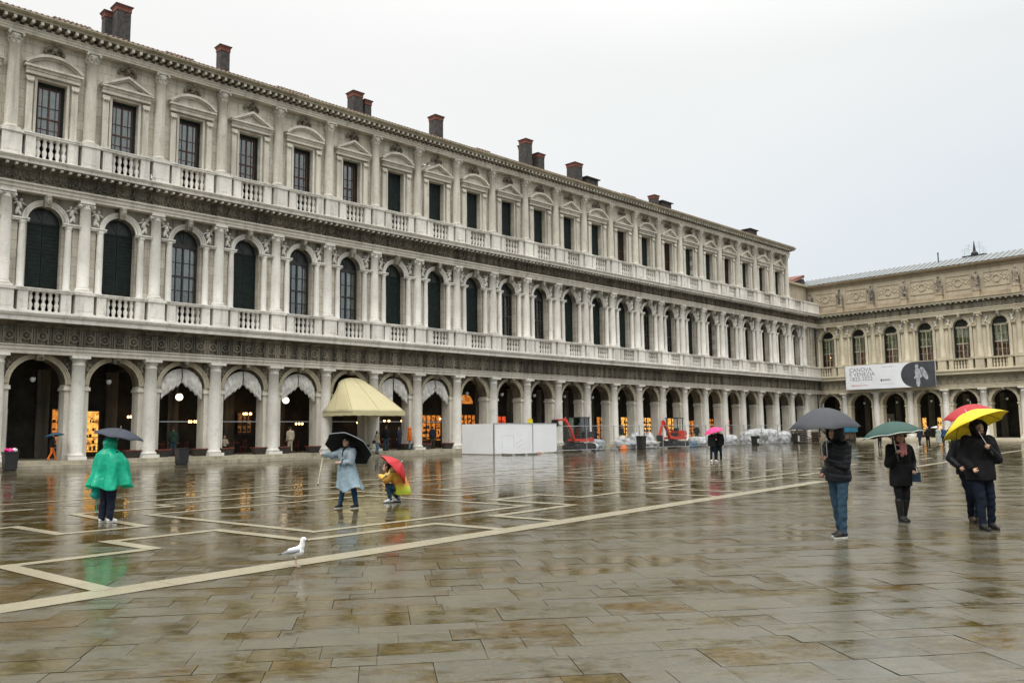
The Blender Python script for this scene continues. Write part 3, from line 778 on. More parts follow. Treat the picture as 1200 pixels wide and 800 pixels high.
    for v in range(3):
        g = MB(); g.smooth = True
        zc = 15.37
        for q in range(4):
            x = -L/2 + L*(q+.5)/4
            g.ell((x, -.33, zc+.05), (.08,.12,.22), 7, 6); g.ell((x, -.37, zc+.27), (.07,.08,.07), 6, 5)
            g.ell((x-.1, -.34, zc-.15), (.05,.08,.16), 6, 5); g.ell((x+.1, -.34, zc-.14), (.05,.08,.16), 6, 5)
            for k in range(7):
                a = k/6; g.ell((x + L/4*(a), -.33, zc+.18-.30*math.sin(PI*a)), (.075,.08+.03*rnd.random(),.07), 6, 4)
            for k in range(4): g.ell((x+L/8+rnd.uniform(-.15,.15), -.32, zc+rnd.uniform(-.1,.25)), (.06,.06,.08), 6, 4)
        variants.append(g.mesh('frieze_relief', M['stone_dirty'] if wing == 'a' else M['stone_relief']))
    for n in range(n0, n1): link('frieze_relief', variants[n % 3], root, (L*(n+.5),0,0))
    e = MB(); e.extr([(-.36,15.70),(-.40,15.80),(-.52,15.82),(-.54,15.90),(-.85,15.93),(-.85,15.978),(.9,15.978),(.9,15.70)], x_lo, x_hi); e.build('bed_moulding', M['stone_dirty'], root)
    e = MB(); e.extr([(-.86,15.98),(-.86,16.14),(-.94,16.18),(-1.0,ZK1-.04),(-1.0,ZK1),(1.0,ZK1),(1.0,15.98)], x_lo, x_hi)
    e.build('cornice', mw, root)
    d = MB(); nd = round(L/(.42 if wing == 'a' else .55))
    for q in range(nd):
        x = -L/2 + L*(q+.5)/nd; d.box(x-.07, x+.07, -.82, -.40, 15.83, 15.97)
    dm = d.mesh('dentils', M['stone_white'])
    for n in range(n0, n1): link('dentils', dm, root, (L*(n+.5),0,0))
    # --- inside: gallery floor level wall, ceiling, upper rooms
    gw = MB(); gw.box(x_lo, x_hi, 6.2, 6.5, .19, ZC0+.4); gw.box(x_hi-.15, x_hi, 1.06, 6.2, .39, ZC0+.1); gw.box(x_lo, x_lo+.15, 1.06, 6.2, .39, ZC0+.1); gw.cur = 1
    i_ = MB(); i_.box(x_lo, x_hi, 1.2, 6.2, ZC0+.1, ZC0+.4)
    for n in range(n0, n1+1): i_.box(L*n-.4, L*n+.4, 1.05, 6.2, ZC0-.4, ZC0+.1)
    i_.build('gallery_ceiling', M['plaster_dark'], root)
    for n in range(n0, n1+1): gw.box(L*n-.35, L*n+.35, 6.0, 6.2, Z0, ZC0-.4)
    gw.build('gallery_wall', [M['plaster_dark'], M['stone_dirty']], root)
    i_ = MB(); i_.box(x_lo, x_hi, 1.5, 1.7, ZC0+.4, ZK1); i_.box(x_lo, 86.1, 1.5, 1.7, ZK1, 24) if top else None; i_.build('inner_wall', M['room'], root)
    g = MB(); g.smooth = True; g.ell((0,1.0,0),(.16,.16,.17),10,7); g.smooth = False; g.lathe([(.17,.12),(.10,.18),(.03,.24)], (0,1.0), 8); g.tube([(0,1.0,.2),(0,1.0,1.25)], .018, 5)
    return g

# ---------------- the long grey-white wing
NA0, NA1, NA2 = -3, 23, 22
XLO, XHI = LA*NA0 - 1.0, 93.75
ra = thing('arcaded_palace', 'long pale stone palace of three storeys, arcade below and rows of columns above', 'building', A(0,0), AA)
def st1(n): return {-3:'shut',-2:'shut',-1:'shut',0:'shut',1:'shut',2:'dark',3:'shut',4:'dark',5:'dark'}.get(n, 'dark' if n in (9,10,14,15,17,18,19,20,21) else 'shut')
def st2(n): return {-1:'glass',0:'glass',1:'glass',2:'glass',3:'pink',4:'pink',5:'pink'}.get(n, 'shut' if n < 13 else ('pink' if n in (13,15,18) else 'shut'))
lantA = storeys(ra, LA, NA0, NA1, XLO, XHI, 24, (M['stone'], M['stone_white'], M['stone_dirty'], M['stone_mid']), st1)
def top_floor():
    L = LA; xe = L*NA2 + .42
    mb = MB(); r = .74
    for n in range(NA0, NA2):
        k = len(mb.v); rect_wall(mb, L, r, ZK1, 21.0, ZC2-.004, .18, .95)
        # small pilasters and frame
        mb.move(k, (L*(n+.5),0,0))
    mb.box(L*NA2, xe, .18, .95, ZK1, ZC2-.004); mb.box(XLO, L*NA0, .18, .95, ZK1, ZC2-.004)
    mb.box(xe-.3, xe, .95, 14, ZK1, ZC2-.004)
    mb.build('upper_wall', M['ashlar'], ra)
    fr = MB()
    for s_ in (-1,1):
        a, b_ = sorted((s_*(r-.0), s_*(r+.13))); fr.box(a, b_, .09, .20, ZB2-.02, 21.13)
        x = s_*1.13; fr.box(x-.16, x+.16, -.02, .182, ZB2-.02, 20.85); fr.box(x-.2, x+.2, -.06, .182, ZB2-.02, ZB2+.25)
        fr.box(x-.20, x+.20, -.06, .182, 20.85, 21.02)
        fr.smooth = True
        for k in range(3): fr.ell((x-.12+.12*k, -.08, 20.78), (.07,.06,.10), 6, 5)
        fr.smooth = False
    fr.box(-r, r, .092, .182, 21.0, 21.13)
    fr.box(-1.36, 1.36, -.10, .182, 21.16, 21.34); fr.box(-1.36, 1.36, -.14, .182, 21.36, 21.52); fr.box(-1.46, 1.46, -.26, .182, 21.52, 21.63)
    f_me = fr.mesh('window_surround', M['stone'])
    def pediment(kind):
        m = MB()
        if kind == 'seg':
            Rr = 2.0; cz = 21.63 - (Rr - .78); a0 = math.acos(1.48/Rr)
            m.ring(0, cz, Rr-.15, Rr, -.28, .18, a0, PI-a0, 14); m.ring(0, cz, Rr-.24, Rr-.15, -.16, .18, a0+.03, PI-a0-.03, 14)
            P = [(1.3*math.cos(PI*i/12)*1.0, 21.63 + .58*math.sin(PI*i/12)) for i in range(13)]; m.prism(P, .0, .18)
        else:
            for s_ in (-1,1):
                m.prism([(s_*1.5,21.63),(0,22.42),(0,22.27),(s_*1.22,21.632)], -.28, .18)
                m.prism([(s_*1.2,21.64),(0,22.26),(0,22.17),(s_*1.03,21.64)], -.16, .18)
            m.prism([(-1.0,21.632),(1.0,21.632),(0,22.15)], .0, .18)
        return m.mesh('pediment', M['stone'])
    peds = [pediment('seg'), pediment('tri')]
    bird = MB(); bird.smooth = True
    bird.ell((0,-.02,22.78), (.16,.22,.24), 8, 6); bird.ell((0,-.22,23.0), (.10,.13,.10), 7, 5)
    for s_ in (-1,1):
        bird.ell((s_*.26,.02,22.84), (.22,.13,.13), 8, 5, Matrix.Rotation(s_*.5,3,'Y')); bird.ell((s_*.46,.04,22.66), (.10,.10,.16), 7, 5)
        bird.ell((s_*.13,-.08,22.55), (.08,.12,.09), 7, 5)
    b_me = bird.mesh('carved_bird', M['stone_dirty'])
    cc = col_corinth(); bp = baluster_panel(L, ZK1, ZB2, M['stone_white']); pd = pedestal(ZK1, ZB2, .53, M['stone_white'])
    for n in range(NA0, NA2):
        for nm, me in (('window_surround', f_me), ('pediment', peds[n % 2]), ('carved_bird', b_me), ('balustrade', bp)): link(nm, me, ra, (L*(n+.5),0,0))
    link('balustrade', bp, ra, (L*(NA2+.5),0,0)); link('pedestal', pd, ra, (L*(NA2+1),0,0))
    e = MB(); e.box(L*(NA2+1)+.53, XHI, -.44, .1, ZK1+.002, ZB2-.16); e.box(L*(NA2+1)+.53, XHI, -.54, .12, ZB2-.16, ZB2); e.build('parapet', M['stone_white'], ra)
    for n in range(NA0, NA2+1): link('column', cc, ra, (L*n,0,0)); link('pedestal', pd, ra, (L*n,0,0))
    protos = {}
    for n in range(NA0, NA2):
        s_ = st2(n)
        if s_ not in protos: protos[s_] = rect_window(ra, s_); protos[s_].location.x = L*(n+.5)
        else: copy_part(protos[s_], ra, L*(n+.5))
    # crowning entablature
    E0 = XLO; 
    e = MB(); e.extr([(-.33,ZC2),(-.33,ZC2+.12),(-.37,ZC2+.13),(-.37,ZC2+.26),(-.44,ZC2+.28),(-.44,ZC2+.34),(1.0,ZC2+.34),(1.0,ZC2)], E0, xe+.12); e.build('architrave', M['stone'], ra)
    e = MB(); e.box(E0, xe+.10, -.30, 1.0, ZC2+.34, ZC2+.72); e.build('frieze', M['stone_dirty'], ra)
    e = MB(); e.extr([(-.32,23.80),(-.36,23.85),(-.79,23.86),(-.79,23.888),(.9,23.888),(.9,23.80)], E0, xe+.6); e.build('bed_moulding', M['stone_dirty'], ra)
    e = MB(); e.extr([(-.80,23.89),(-.80,24.0),(-.88,24.02),(-.98,24.10),(-.98,24.15),(1.0,24.15),(1.0,23.89)], E0, xe+.7)
    e.build('cornice', M['stone_mid'], ra)
    e = MB(); e.box(xe+.10, xe+.7, .98, 14, 23.84, 24.15); e.build('cornice', M['stone_mid'], ra)
    d = MB(); nd = 9
    for q in range(nd):
        x = -L/2 + L*(q+.5)/nd; d.box(x-.075, x+.075, -.76, -.30, 23.74, 23.88); d.box(x-.075,x+.075,-.80,-.70,23.70,23.86)
        d.box(x+.12, x+L/nd-.12, -.34, -.29, 23.60, 23.70)
    dm = d.mesh('modillions', M['stone'])
    for n in range(NA0, NA2): link('modillions', dm, ra, (L*(n+.5),0,0))
    # roof with tiles (rows of half round tiles)
    rf = MB(); s24 = math.tan(R(22.5)); x0, x1 = E0, xe+.6
    rf.add([(x0,-.95,24.17),(x1,-.95,24.17),(x1,8,24.17+8.95*s24),(x0,8,24.17+8.95*s24),(x0,17,24.17),(x1,17,24.17)], [(0,1,2,3),(3,2,5,4),(0,3,4),(1,5,2)])
    k = 0; x = x0
    while x < x1:
        rf.tube([(x,-.93,24.2),(x,8,24.2+8.9*s24)], .07, 5); x += .28
    roof = rf.build('roof', M['tile'], ra)
    for xa, xb in ((2.9,5.0),(9.6,11.4),(17.6,20.2),(37,38.6),(58,60)):
        m = MB(); x = xa
        while x < xb: m.ell((x, 4.2, 24.17+5.15*s24+.16), (.17,.6,.16+.03*rnd.random()), 7, 5); x += .24
        m.box(xa-.1, xb, 3.9, 4.6, 24.17+5.0*s24-.1, 24.17+5.15*s24+.1); m.build('ridge_tiles', M['tile'], roof)
    def chim(x, y, zt, w=.62, hatch=False):
        zb = 24.17 + (y+.95)*s24 - .2
        m = MB(); m.cur = 0
        m.box(-w/2, w/2, -w/2, w/2, zb-zt, -.28)
        m.cur = 1; m.box(-w/2-.03, w/2+.03, -w/2-.03, w/2+.03, -.32, -.12)
        m.add([(-w/2-.03,-w/2-.03,-.12),(w/2+.03,-w/2-.03,-.12),(w/2+.03,w/2+.03,-.12),(-w/2-.03,w/2+.03,-.12),(-w/2-.10,-w/2-.10,.02),(w/2+.10,-w/2-.10,.02),(w/2+.10,w/2+.10,.02),(-w/2-.10,w/2+.10,.02)],
              [(0,1,2,3),(4,5,6,7),(0,1,5,4),(1,2,6,5),(2,3,7,6),(3,0,4,7)])
        m.cur = 0; m.box(-w/2-.12, w/2+.12, -w/2-.12, w/2+.12, .022, .07)
        m.build('chimney', [M['soot'], M['brick']], roof, (x, y, zt))
    for x, y, zt, w in ((6.75,4,28.5,.85),(6.2,4.7,28.2,.6),(13.5,4,28.1,.66),(24.3,4,27.9,.85),(25.4,4.1,27.6,.6),(32.46,4,28.15,.85),(43.35,4,28.75,.85),(43.9,4.9,28.6,.6),(44.97,4,27.75,.9),(50.3,4,28.0,1.1),(63.65,4,27.35,.8)): chim(x, y, zt, w)
    for x in (52.7, 65.7, 84.9):
        m = MB(); m.box(-.9,.9,-.5,.5,-1.1,0); m.box(-1.1,1.1,-.7,.7,0,.08); m.build('roof_hatch', M['soot'], roof, (x,4.2,27.0))
top_floor()
e = MB(); e.box(XLO+.2, LA*NA2, 7, 16.8, 0, 24.1); e.box(LA*NA2, XHI, 7, 16.8, 0, 16.2); e.build('rear_block', M['stone_mid'], ra)
e = MB(); e.box(XLO, XLO+.3, .95, 7, .39, 24.1); e.build('end_wall', M['stone_mid'], ra)

# arcade openings: shops and lit windows of the gallery wall
def opening(root, x0, x1, z0, z1, mat, name='shop_window', frame=None, y=6.2, mull=1):
    f = MB(); w = x1-x0; h = z1-z0
    f.box(-w/2-.08, -w/2, -.16, -.02, 0, h+.08); f.box(w/2, w/2+.08, -.16, -.02, 0, h+.08); f.box(-w/2, w/2, -.158, -.02, h, h+.08)
    for k in range(1, mull+1):
        x = -w/2 + w*k/(mull+1); f.box(x-.025, x+.025, -.14, -.05, 0, h)
    o = f.build(name, frame or M['wood_dark'], root, ((x0+x1)/2, y, z0))
    g = MB(); g.box(-w/2, w/2, -.05, -.02, 0, h); g.build('lit_interior', mat, o)
    r = random.Random(int(x0*10)); g = MB(); z = .25
    g.box(-w/2, w/2, -.12, -.055, 0, .18)
    while z < h*.8:
        g.box(-w/2, w/2, -.13, -.055, z, z+.03); x = -w/2+.05
        while x < w/2-.15:
            a = r.uniform(.06,.16); 
            if r.random() < .7: g.box(x, x+a, -.12, -.06, z+.03, z+.03+r.uniform(.08,.28))
            x += a + r.uniform(.03,.14)
        z += r.uniform(.36,.5)
    g.build('shelf_goods', M['wood'], o)
    return o
for x0, x1, z0, z1, mt, mu in ((4.45,4.9,1.0,3.25,'shop_orange',0),(6.3,7.1,.5,3.15,'shop_yellow',0),(16.3,17.3,1.6,3.1,'shop_dim',2),(27.9,28.4,.9,3.0,'shop_dim',0),
        (32.6,34.7,.8,3.05,'shop_orange',3),(36.9,38.7,1.2,3.1,'shop_orange',3),(41.3,42.5,1.4,3.0,'shop_red',1),(55.5,56.7,.4,3.0,'shop_orange',1),(59.5,61.1,.4,3.0,'shop_yellow',1),
        (63.3,65.8,.4,2.95,'shop_yellow',2),(67.2,70.6,.4,2.95,'shop_yellow',3),(72.1,74.3,.4,2.65,'shop_orange',2),(76.7,78.0,.4,2.85,'shop_orange',1),(80.8,81.5,.4,2.75,'shop_red',0)):
    opening(ra, x0, x1, z0, z1, M[mt], mull=mu)
lun = MB(); lun.ring(0, 0, 0, .8, -.1, -.02, 0, PI, 10); lo_ = lun.build('fan_window', M['shop_orange'], ra, (37.6, 6.2, 4.1))
# roller shutter and door in the first bays
m = MB(); m.box(-1.0,1.0,-.12,-.02,0,2.9)
for k in range(24): m.box(-.98,.98,-.15,-.11,.05+k*.12,.05+k*.12+.08)
m.build('roller_shutter', M['steel'], ra, (1.1, 6.2, Z0))
for x in (-2.6, 46, 49.5, 52.6, 85, 88.5):
    m = MB(); m.box(-.8,.8,-.1,-.02,0,2.6); m.box(-.7,-.05,-.13,-.1,.1,2.4); m.box(.05,.7,-.13,-.1,.1,2.4); m.build('door', M['wood_dark'], ra, (x, 6.2, Z0))
tb = MB()
for n in (2,3,4,5,6,7): tb.bar((LA*(n+.5)-1.28,.62,2.45),(LA*(n+.5)+1.28,.62,2.45),.045)
tb.build('tie_rod', M['steel'], ra)
# rain pipe in the corner
m = MB(); m.tube([(0,0,.4),(0,0,16.2)], .09, 8); m.build('drainpipe', M['iron'], ra, (92.55, -.25, 0))

# ---------------- the far wing with the statues
NB0, NB1 = 0, 10
rb = thing('palace_wing', 'yellowish two storey wing closing the square, with statues along its attic and a white banner', 'building', B(0,0,-.004), BA)
lantB = storeys(rb, LB, NB0, NB1, -.55, LB*NB1+.6, None, (M['stone_b'], M['stone_b'], M['stone_mid'], M['stone_b']), lambda n: 'pale', wing='b')
def attic():
    L = LB; x0, x1 = -2.6, LB*NB1+.6
    m = MB(); m.box(x0, x1, .30, 1.2, ZK1, 20.3); m.build('attic_wall', M['tan'], rb)
    m = MB(); m.box(x0, x1, .0, .32, ZK1+.0, ZK1+.42); m.box(x0, x1, .10, .32, ZK1+.42, ZK1+.55); m.box(x0, x1, .17, .32, 19.72, 19.8)
    m.extr([(.30,19.95),(.1,20.0),(.02,20.12),(-.25,20.16),(-.30,20.36),(1.2,20.36),(1.2,19.95)], x0, x1); m.build('attic_moulding', M['tan_dirty'], rb)
    pn = MB(); a, b_, c, d = -1.38, 1.38, 17.45, 19.15
    for q in ((a,b_,c,c+.07),(a,b_,d-.07,d),(a,a+.07,c+.07,d-.07),(b_-.07,b_,c+.07,d-.07)): pn.box(q[0],q[1],.22,.31,q[2],q[3])
    zc = (c+d)/2; pn.ring(0, zc, .34, .46, .20, .31, 0, 2*PI, 16)
    pn.smooth = True
    for s_ in (-1,1):
        for k in range(8): pn.ell((s_*(.6+.09*k), .29, zc + .28*math.sin(k*1.9)), (.09,.07,.11), 6, 5)
        for k in range(6): pn.ell((s_*(.58+.12*k), .29, zc + .30*math.cos(k*2.3)), (.06,.05,.07), 6, 4)
        pn.ell((s_*.5, .29, zc+.45),(.16,.06,.08),7,5)
    pm = pn.mesh('relief_panel', M['tan'])
    for n in range(NB0, NB1): link('relief_panel', pm, rb, (L*(n+.5),0,0))
    ped = MB(); ped.box(-.42,.42,-.30,.3,ZK1+.0,ZK1+.55); ped.box(-.36,.36,-.24,.3,ZK1+.55,17.1); ped.box(-.42,.42,-.30,.3,17.1,17.2)
    pdm = ped.mesh('statue_pedestal', M['tan_dirty'])
    sts = []
    for v in range(3):
        r = random.Random(20+v); s = MB(); y = -.02; h = (-1)**v
        s.cap((.10,y,.1),.10,(.12,y,.9),.16); s.cap((-.12*1,y-.06*h,.1),.10,(-.10,y-.05,.95),.16); s.cap((0,y,.95),.22,(.02*h,y,1.5),.24); s.cap((0,y,1.6),.12,(0,y,1.85),.08)
        s.ell((0.02*h,y-.03,2.05),(.14,.16,.18),10,8)
        s.cap((-.25,y,1.62),.10,(-.38,y-.08,1.25),.08); s.cap((-.38,y-.08,1.25),.075,(-.2*h-.1,y-.22,1.15+.3*v),.06)
        s.cap((.25,y,1.62),.10,(.40,y-.05,1.28),.08); s.cap((.40,y-.05,1.28),.075,(.36+.1*v,y-.2,1.0),.06)
        s.cap((-.25,y+.05,1.5),.12,(.2*h,y-.1,.55),.14); s.cap((.22,y+.1,1.4),.13,(.25,y+.08,.25),.15)
        s.fr([(0,y,0,.36,.28),(0,y,.12,.34,.26)], 14)
        o = blob(s, 'statue', M['statue'], rb, .045, 2, lambda c: .05*noise.noise(c*5))
        o.location = (L*(v+0.0), -.02, 17.2); sts.append(o)
    for n in range(NB0, NB1+1):
        link('statue_pedestal', pdm, rb, (L*n,0,0))
        if n >= 3: link('statue', sts[n % 3].data, rb, (L*n,-.02,17.2))
    # metal roof with standing seams
    m = MB(); y0, y1, z0, z1 = -.35, 2.8, 20.37, 21.62
    m.add([(x0,y0,z0),(x1,y0,z0),(x1,y1,z1),(x0,y1,z1),(x1,12,z1+.2),(x0,12,z1+.2)], [(0,1,2,3),(3,2,4,5)])
    m.cur = 1; x = x0+.3
    while x < x1:
        m.bar((x,y0,z0+.03),(x,y1,z1+.03),.07,.12); x += .62
    rf = m.build('metal_roof', [M['lead'], M['lead_seam']], rb)
    m = MB(); m.box(x0, x1, 1.2, 14, ZC0+.5, 20.3) ; m.build('rear_block', M['tan_dirty'], rb)
    # corner return of the attic beside the long wing
attic()
m = MB(); m.box(86.2, 93.9, 1.3, 1.8, ZK1, 20.2); m.box(86.2, 93.9, 1.0, 1.3, ZK1, ZK1+.5); m.box(86.2,93.9,.9,1.8,20.2,20.45); m.build('attic_return', M['tan'], ra)
m = MB(); m.add([(90.2,2.2,20.4),(96.2,2.2,20.4),(95.2,2.2,21.7),(91.4,2.2,21.1),(90.2,9,20.4),(96.2,9,20.4),(95.2,9,21.7),(91.4,9,21.1)], [(0,1,2,3),(4,5,6,7),(0,1,5,4),(1,2,6,5),(3,0,4,7)]); m.cur = 1
m.add([(90.9,2.0,20.9),(94.6,1.8,22.1),(94.6,9.2,22.1),(90.9,9.2,20.9),(90.9,1.8,20.6),(94.6,1.8,21.72),(94.6,9.2,21.72),(90.9,9.2,20.6)], [(0,1,2,3),(4,5,6,7),(0,1,5,4),(1,2,6,5),(2,3,7,6),(3,0,4,7)])
m.build('dormer', [M['soot'], M['tile_red']], ra)

for x0, x1, z0, z1, mt in ((8.9,9.9,1.9,2.8,'shop_yellow'),(11.0,11.5,.5,2.8,'shop_yellow'),(12.8,13.8,.5,2.8,'shop_yellow'),(5.0,6.2,.5,3.0,'shop_dim'),(17,18.2,.5,3,'shop_dim')):
    opening(rb, x0, x1, z0, z1, M[mt], y=6.2, mull=0)
# balcony grey doors standing open in the arcade of the far wing
m = MB(); m.box(-.9,.9,-.12,-.02,0,3.0); m.build('door', M['stone_mid'], rb, (6.6, 6.2, Z0))

# hanging lanterns, one in each arch
la = lantA.mesh('lantern', [M['globe_off']])
def lantern(root, L, n, side, z=4.72):
    P = A if root is ra else B
    p = P(L*(n+.5), 1.0, z)
    t = thing('hanging_lantern', 'small unlit glass lantern hanging in an arch of the %s' % side, 'lantern', p, AA if root is ra else BA, 'unlit lanterns hanging in the arcade arches')
    g = MB(); g.smooth = True; g.ell((0,0,0),(.15,.15,.17),10,7); g.build('globe', M['globe_off'], t)
    g = MB(); g.lathe([(.16,.11),(.10,.18),(.03,.26)], (0,0), 8); g.tube([(0,0,.2),(0,0,ZC0-.42-z+.5)], .018, 5); g.build('hanger', M['iron'], t)
    return t
l0 = lantern(ra, LA, 0, 'long pale arcade'); 
for n in [-2,-1,1] + list(range(8, 23)): dup(l0, A(LA*(n+.5),1.0,4.72))
l1 = lantern(rb, LB, 1, 'far yellowish arcade')
for n in range(2, 9): dup(l1, B(LB*(n+.5),1.0,4.72))
# lit globes of the cafe
def globe(x, z, label):
    t = thing('globe_lamp', label, 'lamp', A(x, 1.0, z), AA, 'lit globe lamps')
    g = MB(); g.smooth = True; g.ell((0,0,0),(.22,.22,.22),12,8); g.build('globe', M['globe_lamp'], t)
    g = MB(); g.tube([(0,0,.24),(0,0,ZC0-.4-z+.4)], .02, 5); g.lathe([(.10,.2),(.06,.28)],(0,0),8); g.build('hanger', M['iron'], t)
globe(9.94, 3.93, 'glowing round globe lamp under the first pair of white drapes')
globe(17.09, 3.86, 'glowing round globe lamp in the third draped arch beside the yellow awning')
# small lamps inside
def wall_lamp(x, z, y, n, label):
    t = thing('cafe_chandelier', label, 'chandelier', A(x, y, z), AA, 'chandeliers glowing inside the arcade')
    g = MB(); g.tube([(0,0,0),(0,0,ZC0+.1-z)], .015, 5)
    for k in range(n):
        a = 2*PI*k/n; g.tube([(0,0,-.05),(.25*math.cos(a),.25*math.sin(a),-.02)], .012, 5)
    g.build('arms', M['iron'], t)
    for k in range(n):
        a = 2*PI*k/n; q = MB(); q.smooth = True; q.ell((.25*math.cos(a),.25*math.sin(a),.06),(.075,.075,.09),8,6); q.build('bulb', M['warm_lamp'], t)
wall_lamp(8.75,2.75,5.2,3,'small glowing lamp cluster behind the navy umbrella')
wall_lamp(12.6,2.45,5.0,4,'glowing chandelier low inside the first draped arch')
wall_lamp(16.6,3.0,5.3,5,'brightest chandelier inside the second draped arch')
wall_lamp(20.6,2.3,5.2,3,'dim chandelier behind the beige figure in the third draped arch')
wall_lamp(25.9,2.4,5.2,3,'glowing lamp inside the arch under the yellow awning')
wall_lamp(28.4,2.5,5.2,4,'glowing lamp just right of the awning column')
wall_lamp(30.1,2.5,5.2,4,'glowing lamp above the person in the orange coat')
wall_lamp(34.2,2.7,5.2,3,'glowing lamp inside the last draped arch')
# ------------------------------------------------------------------ people
def foldf(amp, sc, seed=0, zs=.5):
    return lambda c: amp * noise.noise(Vector((c.x*sc+seed, c.y*sc, c.z*sc*zs)))
def quilt(amp=.012, step=.085):
    return lambda c: amp*(abs(math.sin(PI*(c.z + .15*c.x)/step))**.5 - .6) + .008*noise.noise(c*9)
def V(*a): return Vector(a)

CM = {}
def cloth(name, col, rough=.8, var=.25):
    if name not in CM: CM[name] = plain(name, col, rough, var=var, scale=14, bmp=.5, spec=.2 if max(col) < .1 else .35)
    return CM[name]

def person(loc, rz, label, H=1.75, pose=None, top=None, legs=None, shoes=None, hair=None, hood=None, detail=True, group=None, extra=None, hem=.84, coat_fat=0, hair_len='short', topfold=None, skirt=None, lean=0, headturn=0, sole=None):
    """faces -Y, its right hand at -X side of the picture when seen from the front"""
    k = H/1.75
    J = dict(head=V(0,-.02,1.62), neck=V(0,0,1.46), chest=V(0,0,1.30), waist=V(0,0,1.08), pel=V(0,0,.95),
             shl=V(.185,0,1.40), shr=V(-.185,0,1.40), ell=V(.25,.02,1.12), elr=V(-.25,.02,1.12), wrl=V(.26,-.05,.87), wrr=V(-.26,-.05,.87),
             hl=V(.09,0,.92), hr=V(-.09,0,.92), kl=V(.10,-.02,.50), kr=V(-.10,-.02,.50), al=V(.11,.02,.09), ar=V(-.11,.02,.09))
    if pose: J.update({a: V(*b) for a, b in pose.items()})
    J = {a: b*k for a, b in J.items()}
    root = thing('person', label, 'person', loc, rz, group)
    vox = .0085 if detail else .022
    # body, one surface
    b = MB()
    hd = J['head']; Mh = Matrix.Rotation(headturn, 3, 'Z')
    b.ell(hd, (.078*k,.096*k,.115*k), 16, 12, Mh)
    f = lambda x, y, z: hd + Mh @ V(x,y,z)*k
    b.cap(f(0,-.05,-.06), .055*k, f(0,-.045,-.075), .045*k)        # jaw
    b.cap(f(0,-.092,.015), .011*k, f(0,-.108,-.018), .015*k, 8)    # nose
    b.cap(f(-.02,-.095,-.052), .009*k, f(.02,-.095,-.052), .009*k, 8)
    for s_ in (-1,1): b.ell(f(s_*.08,.0,-.0), (.014*k,.024*k,.034*k), 8, 6, Mh); b.cap(f(s_*.018,-.082,.035), .012*k, f(s_*.045,-.078,.033), .010*k, 8)
    b.cap(J['neck']+V(0,0,-.06)*k, .062*k, hd+V(0,.01,-.06)*k, .052*k)
    b.cap(J['chest']+V(.07,0,.0)*k, .115*k, J['waist']+V(.05,0,0)*k, .10*k); b.cap(J['chest']+V(-.07,0,.0)*k, .115*k, J['waist']+V(-.05,0,0)*k, .10*k)
    b.cap(J['waist'], .10*k, J['pel'], .10*k); b.cap(J['shl'], .06*k, J['shr'], .06*k)
    for s_ in 'lr':
        b.cap(J['sh'+s_], .055*k, J['el'+s_], .042*k); b.cap(J['el'+s_], .042*k, J['wr'+s_], .028*k)
        b.cap(J['pel']*.4+J['h'+s_]*.6, .075*k, J['k'+s_], .047*k); b.cap(J['k'+s_], .047*k, J['a'+s_], .034*k)
        b.cap(J['a'+s_]+V(0,0,-.02), .034*k, J['a'+s_]+V(0,-.12,-.055)*k, .022*k)
        # hand: palm, four bent fingers, thumb
        d = (J['wr'+s_] - J['el'+s_]).normalized(); sd = d.cross(V(0,1,0)); sd = sd.normalized() if sd.length > .2 else V(1,0,0)
        up = sd.cross(d).normalized(); w0 = J['wr'+s_]; pk = w0 + d*.075*k
        b.cap(w0, .026*k, pk, .030*k, 8); 
        for q, (o_, L_) in enumerate(((-.027,.030),(-.009,.036),(.009,.033),(.027,.025))):
            a0 = pk + sd*o_*k; a1 = a0 + (d*.8 + up*.6*-1)*L_*k; a2 = a1 + (d*-.2 - up*.95)*L_*.9*k
            b.cap(a0, .0105*k, a1, .0095*k, 6); b.cap(a1, .0095*k, a2, .0085*k, 6)
        t0 = w0 + d*.03*k + sd*.024*k*(-1 if s_ == 'l' else 1); t1 = t0 + (d*.5 + sd*.6*(-1 if s_ == 'l' else 1) - up*.4)*.035*k
        b.cap(t0, .013*k, t1, .011*k, 6); b.cap(t1, .011*k, t1 + (d*.5 - up*.8)*.028*k, .009*k, 6)
    blob(b, 'body', M['skin'], root, vox, 2)
    if detail:
        for s_ in (-1,1):
            e = MB(); e.smooth = True; e.ell(f(s_*.030,-.092,.018), (.012*k,.008*k,.008*k), 8, 6); e.build('eye', M['eye'], root)
        e = MB(); e.smooth = True; e.ell(f(0,-.103,-.055), (.024*k,.007*k,.008*k), 8, 5); e.build('mouth', M['lip'], root)
    # trousers
    g = MB()
    g.cap(J['pel']+V(.05,0,.04)*k, .125*k, J['pel']+V(.06,.01,-.05)*k, .12*k); g.cap(J['pel']+V(-.05,0,.04)*k, .125*k, J['pel']+V(-.06,.01,-.05)*k, .12*k)
    lr = (1.0 if legs[1] == 'slim' else 1.18)
    for s_ in 'lr':
        g.cap(J['h'+s_]+V(0,0,-.03)*k, .098*k*lr, J['k'+s_], .073*k*lr); g.cap(J['k'+s_], .073*k*lr, J['a'+s_]+V(0,.0,-.01)*k, .056*k*lr)
    blob(g, 'trousers', legs[0], root, vox*1.5, 3, foldf(.014, 11, 3, 1.2))
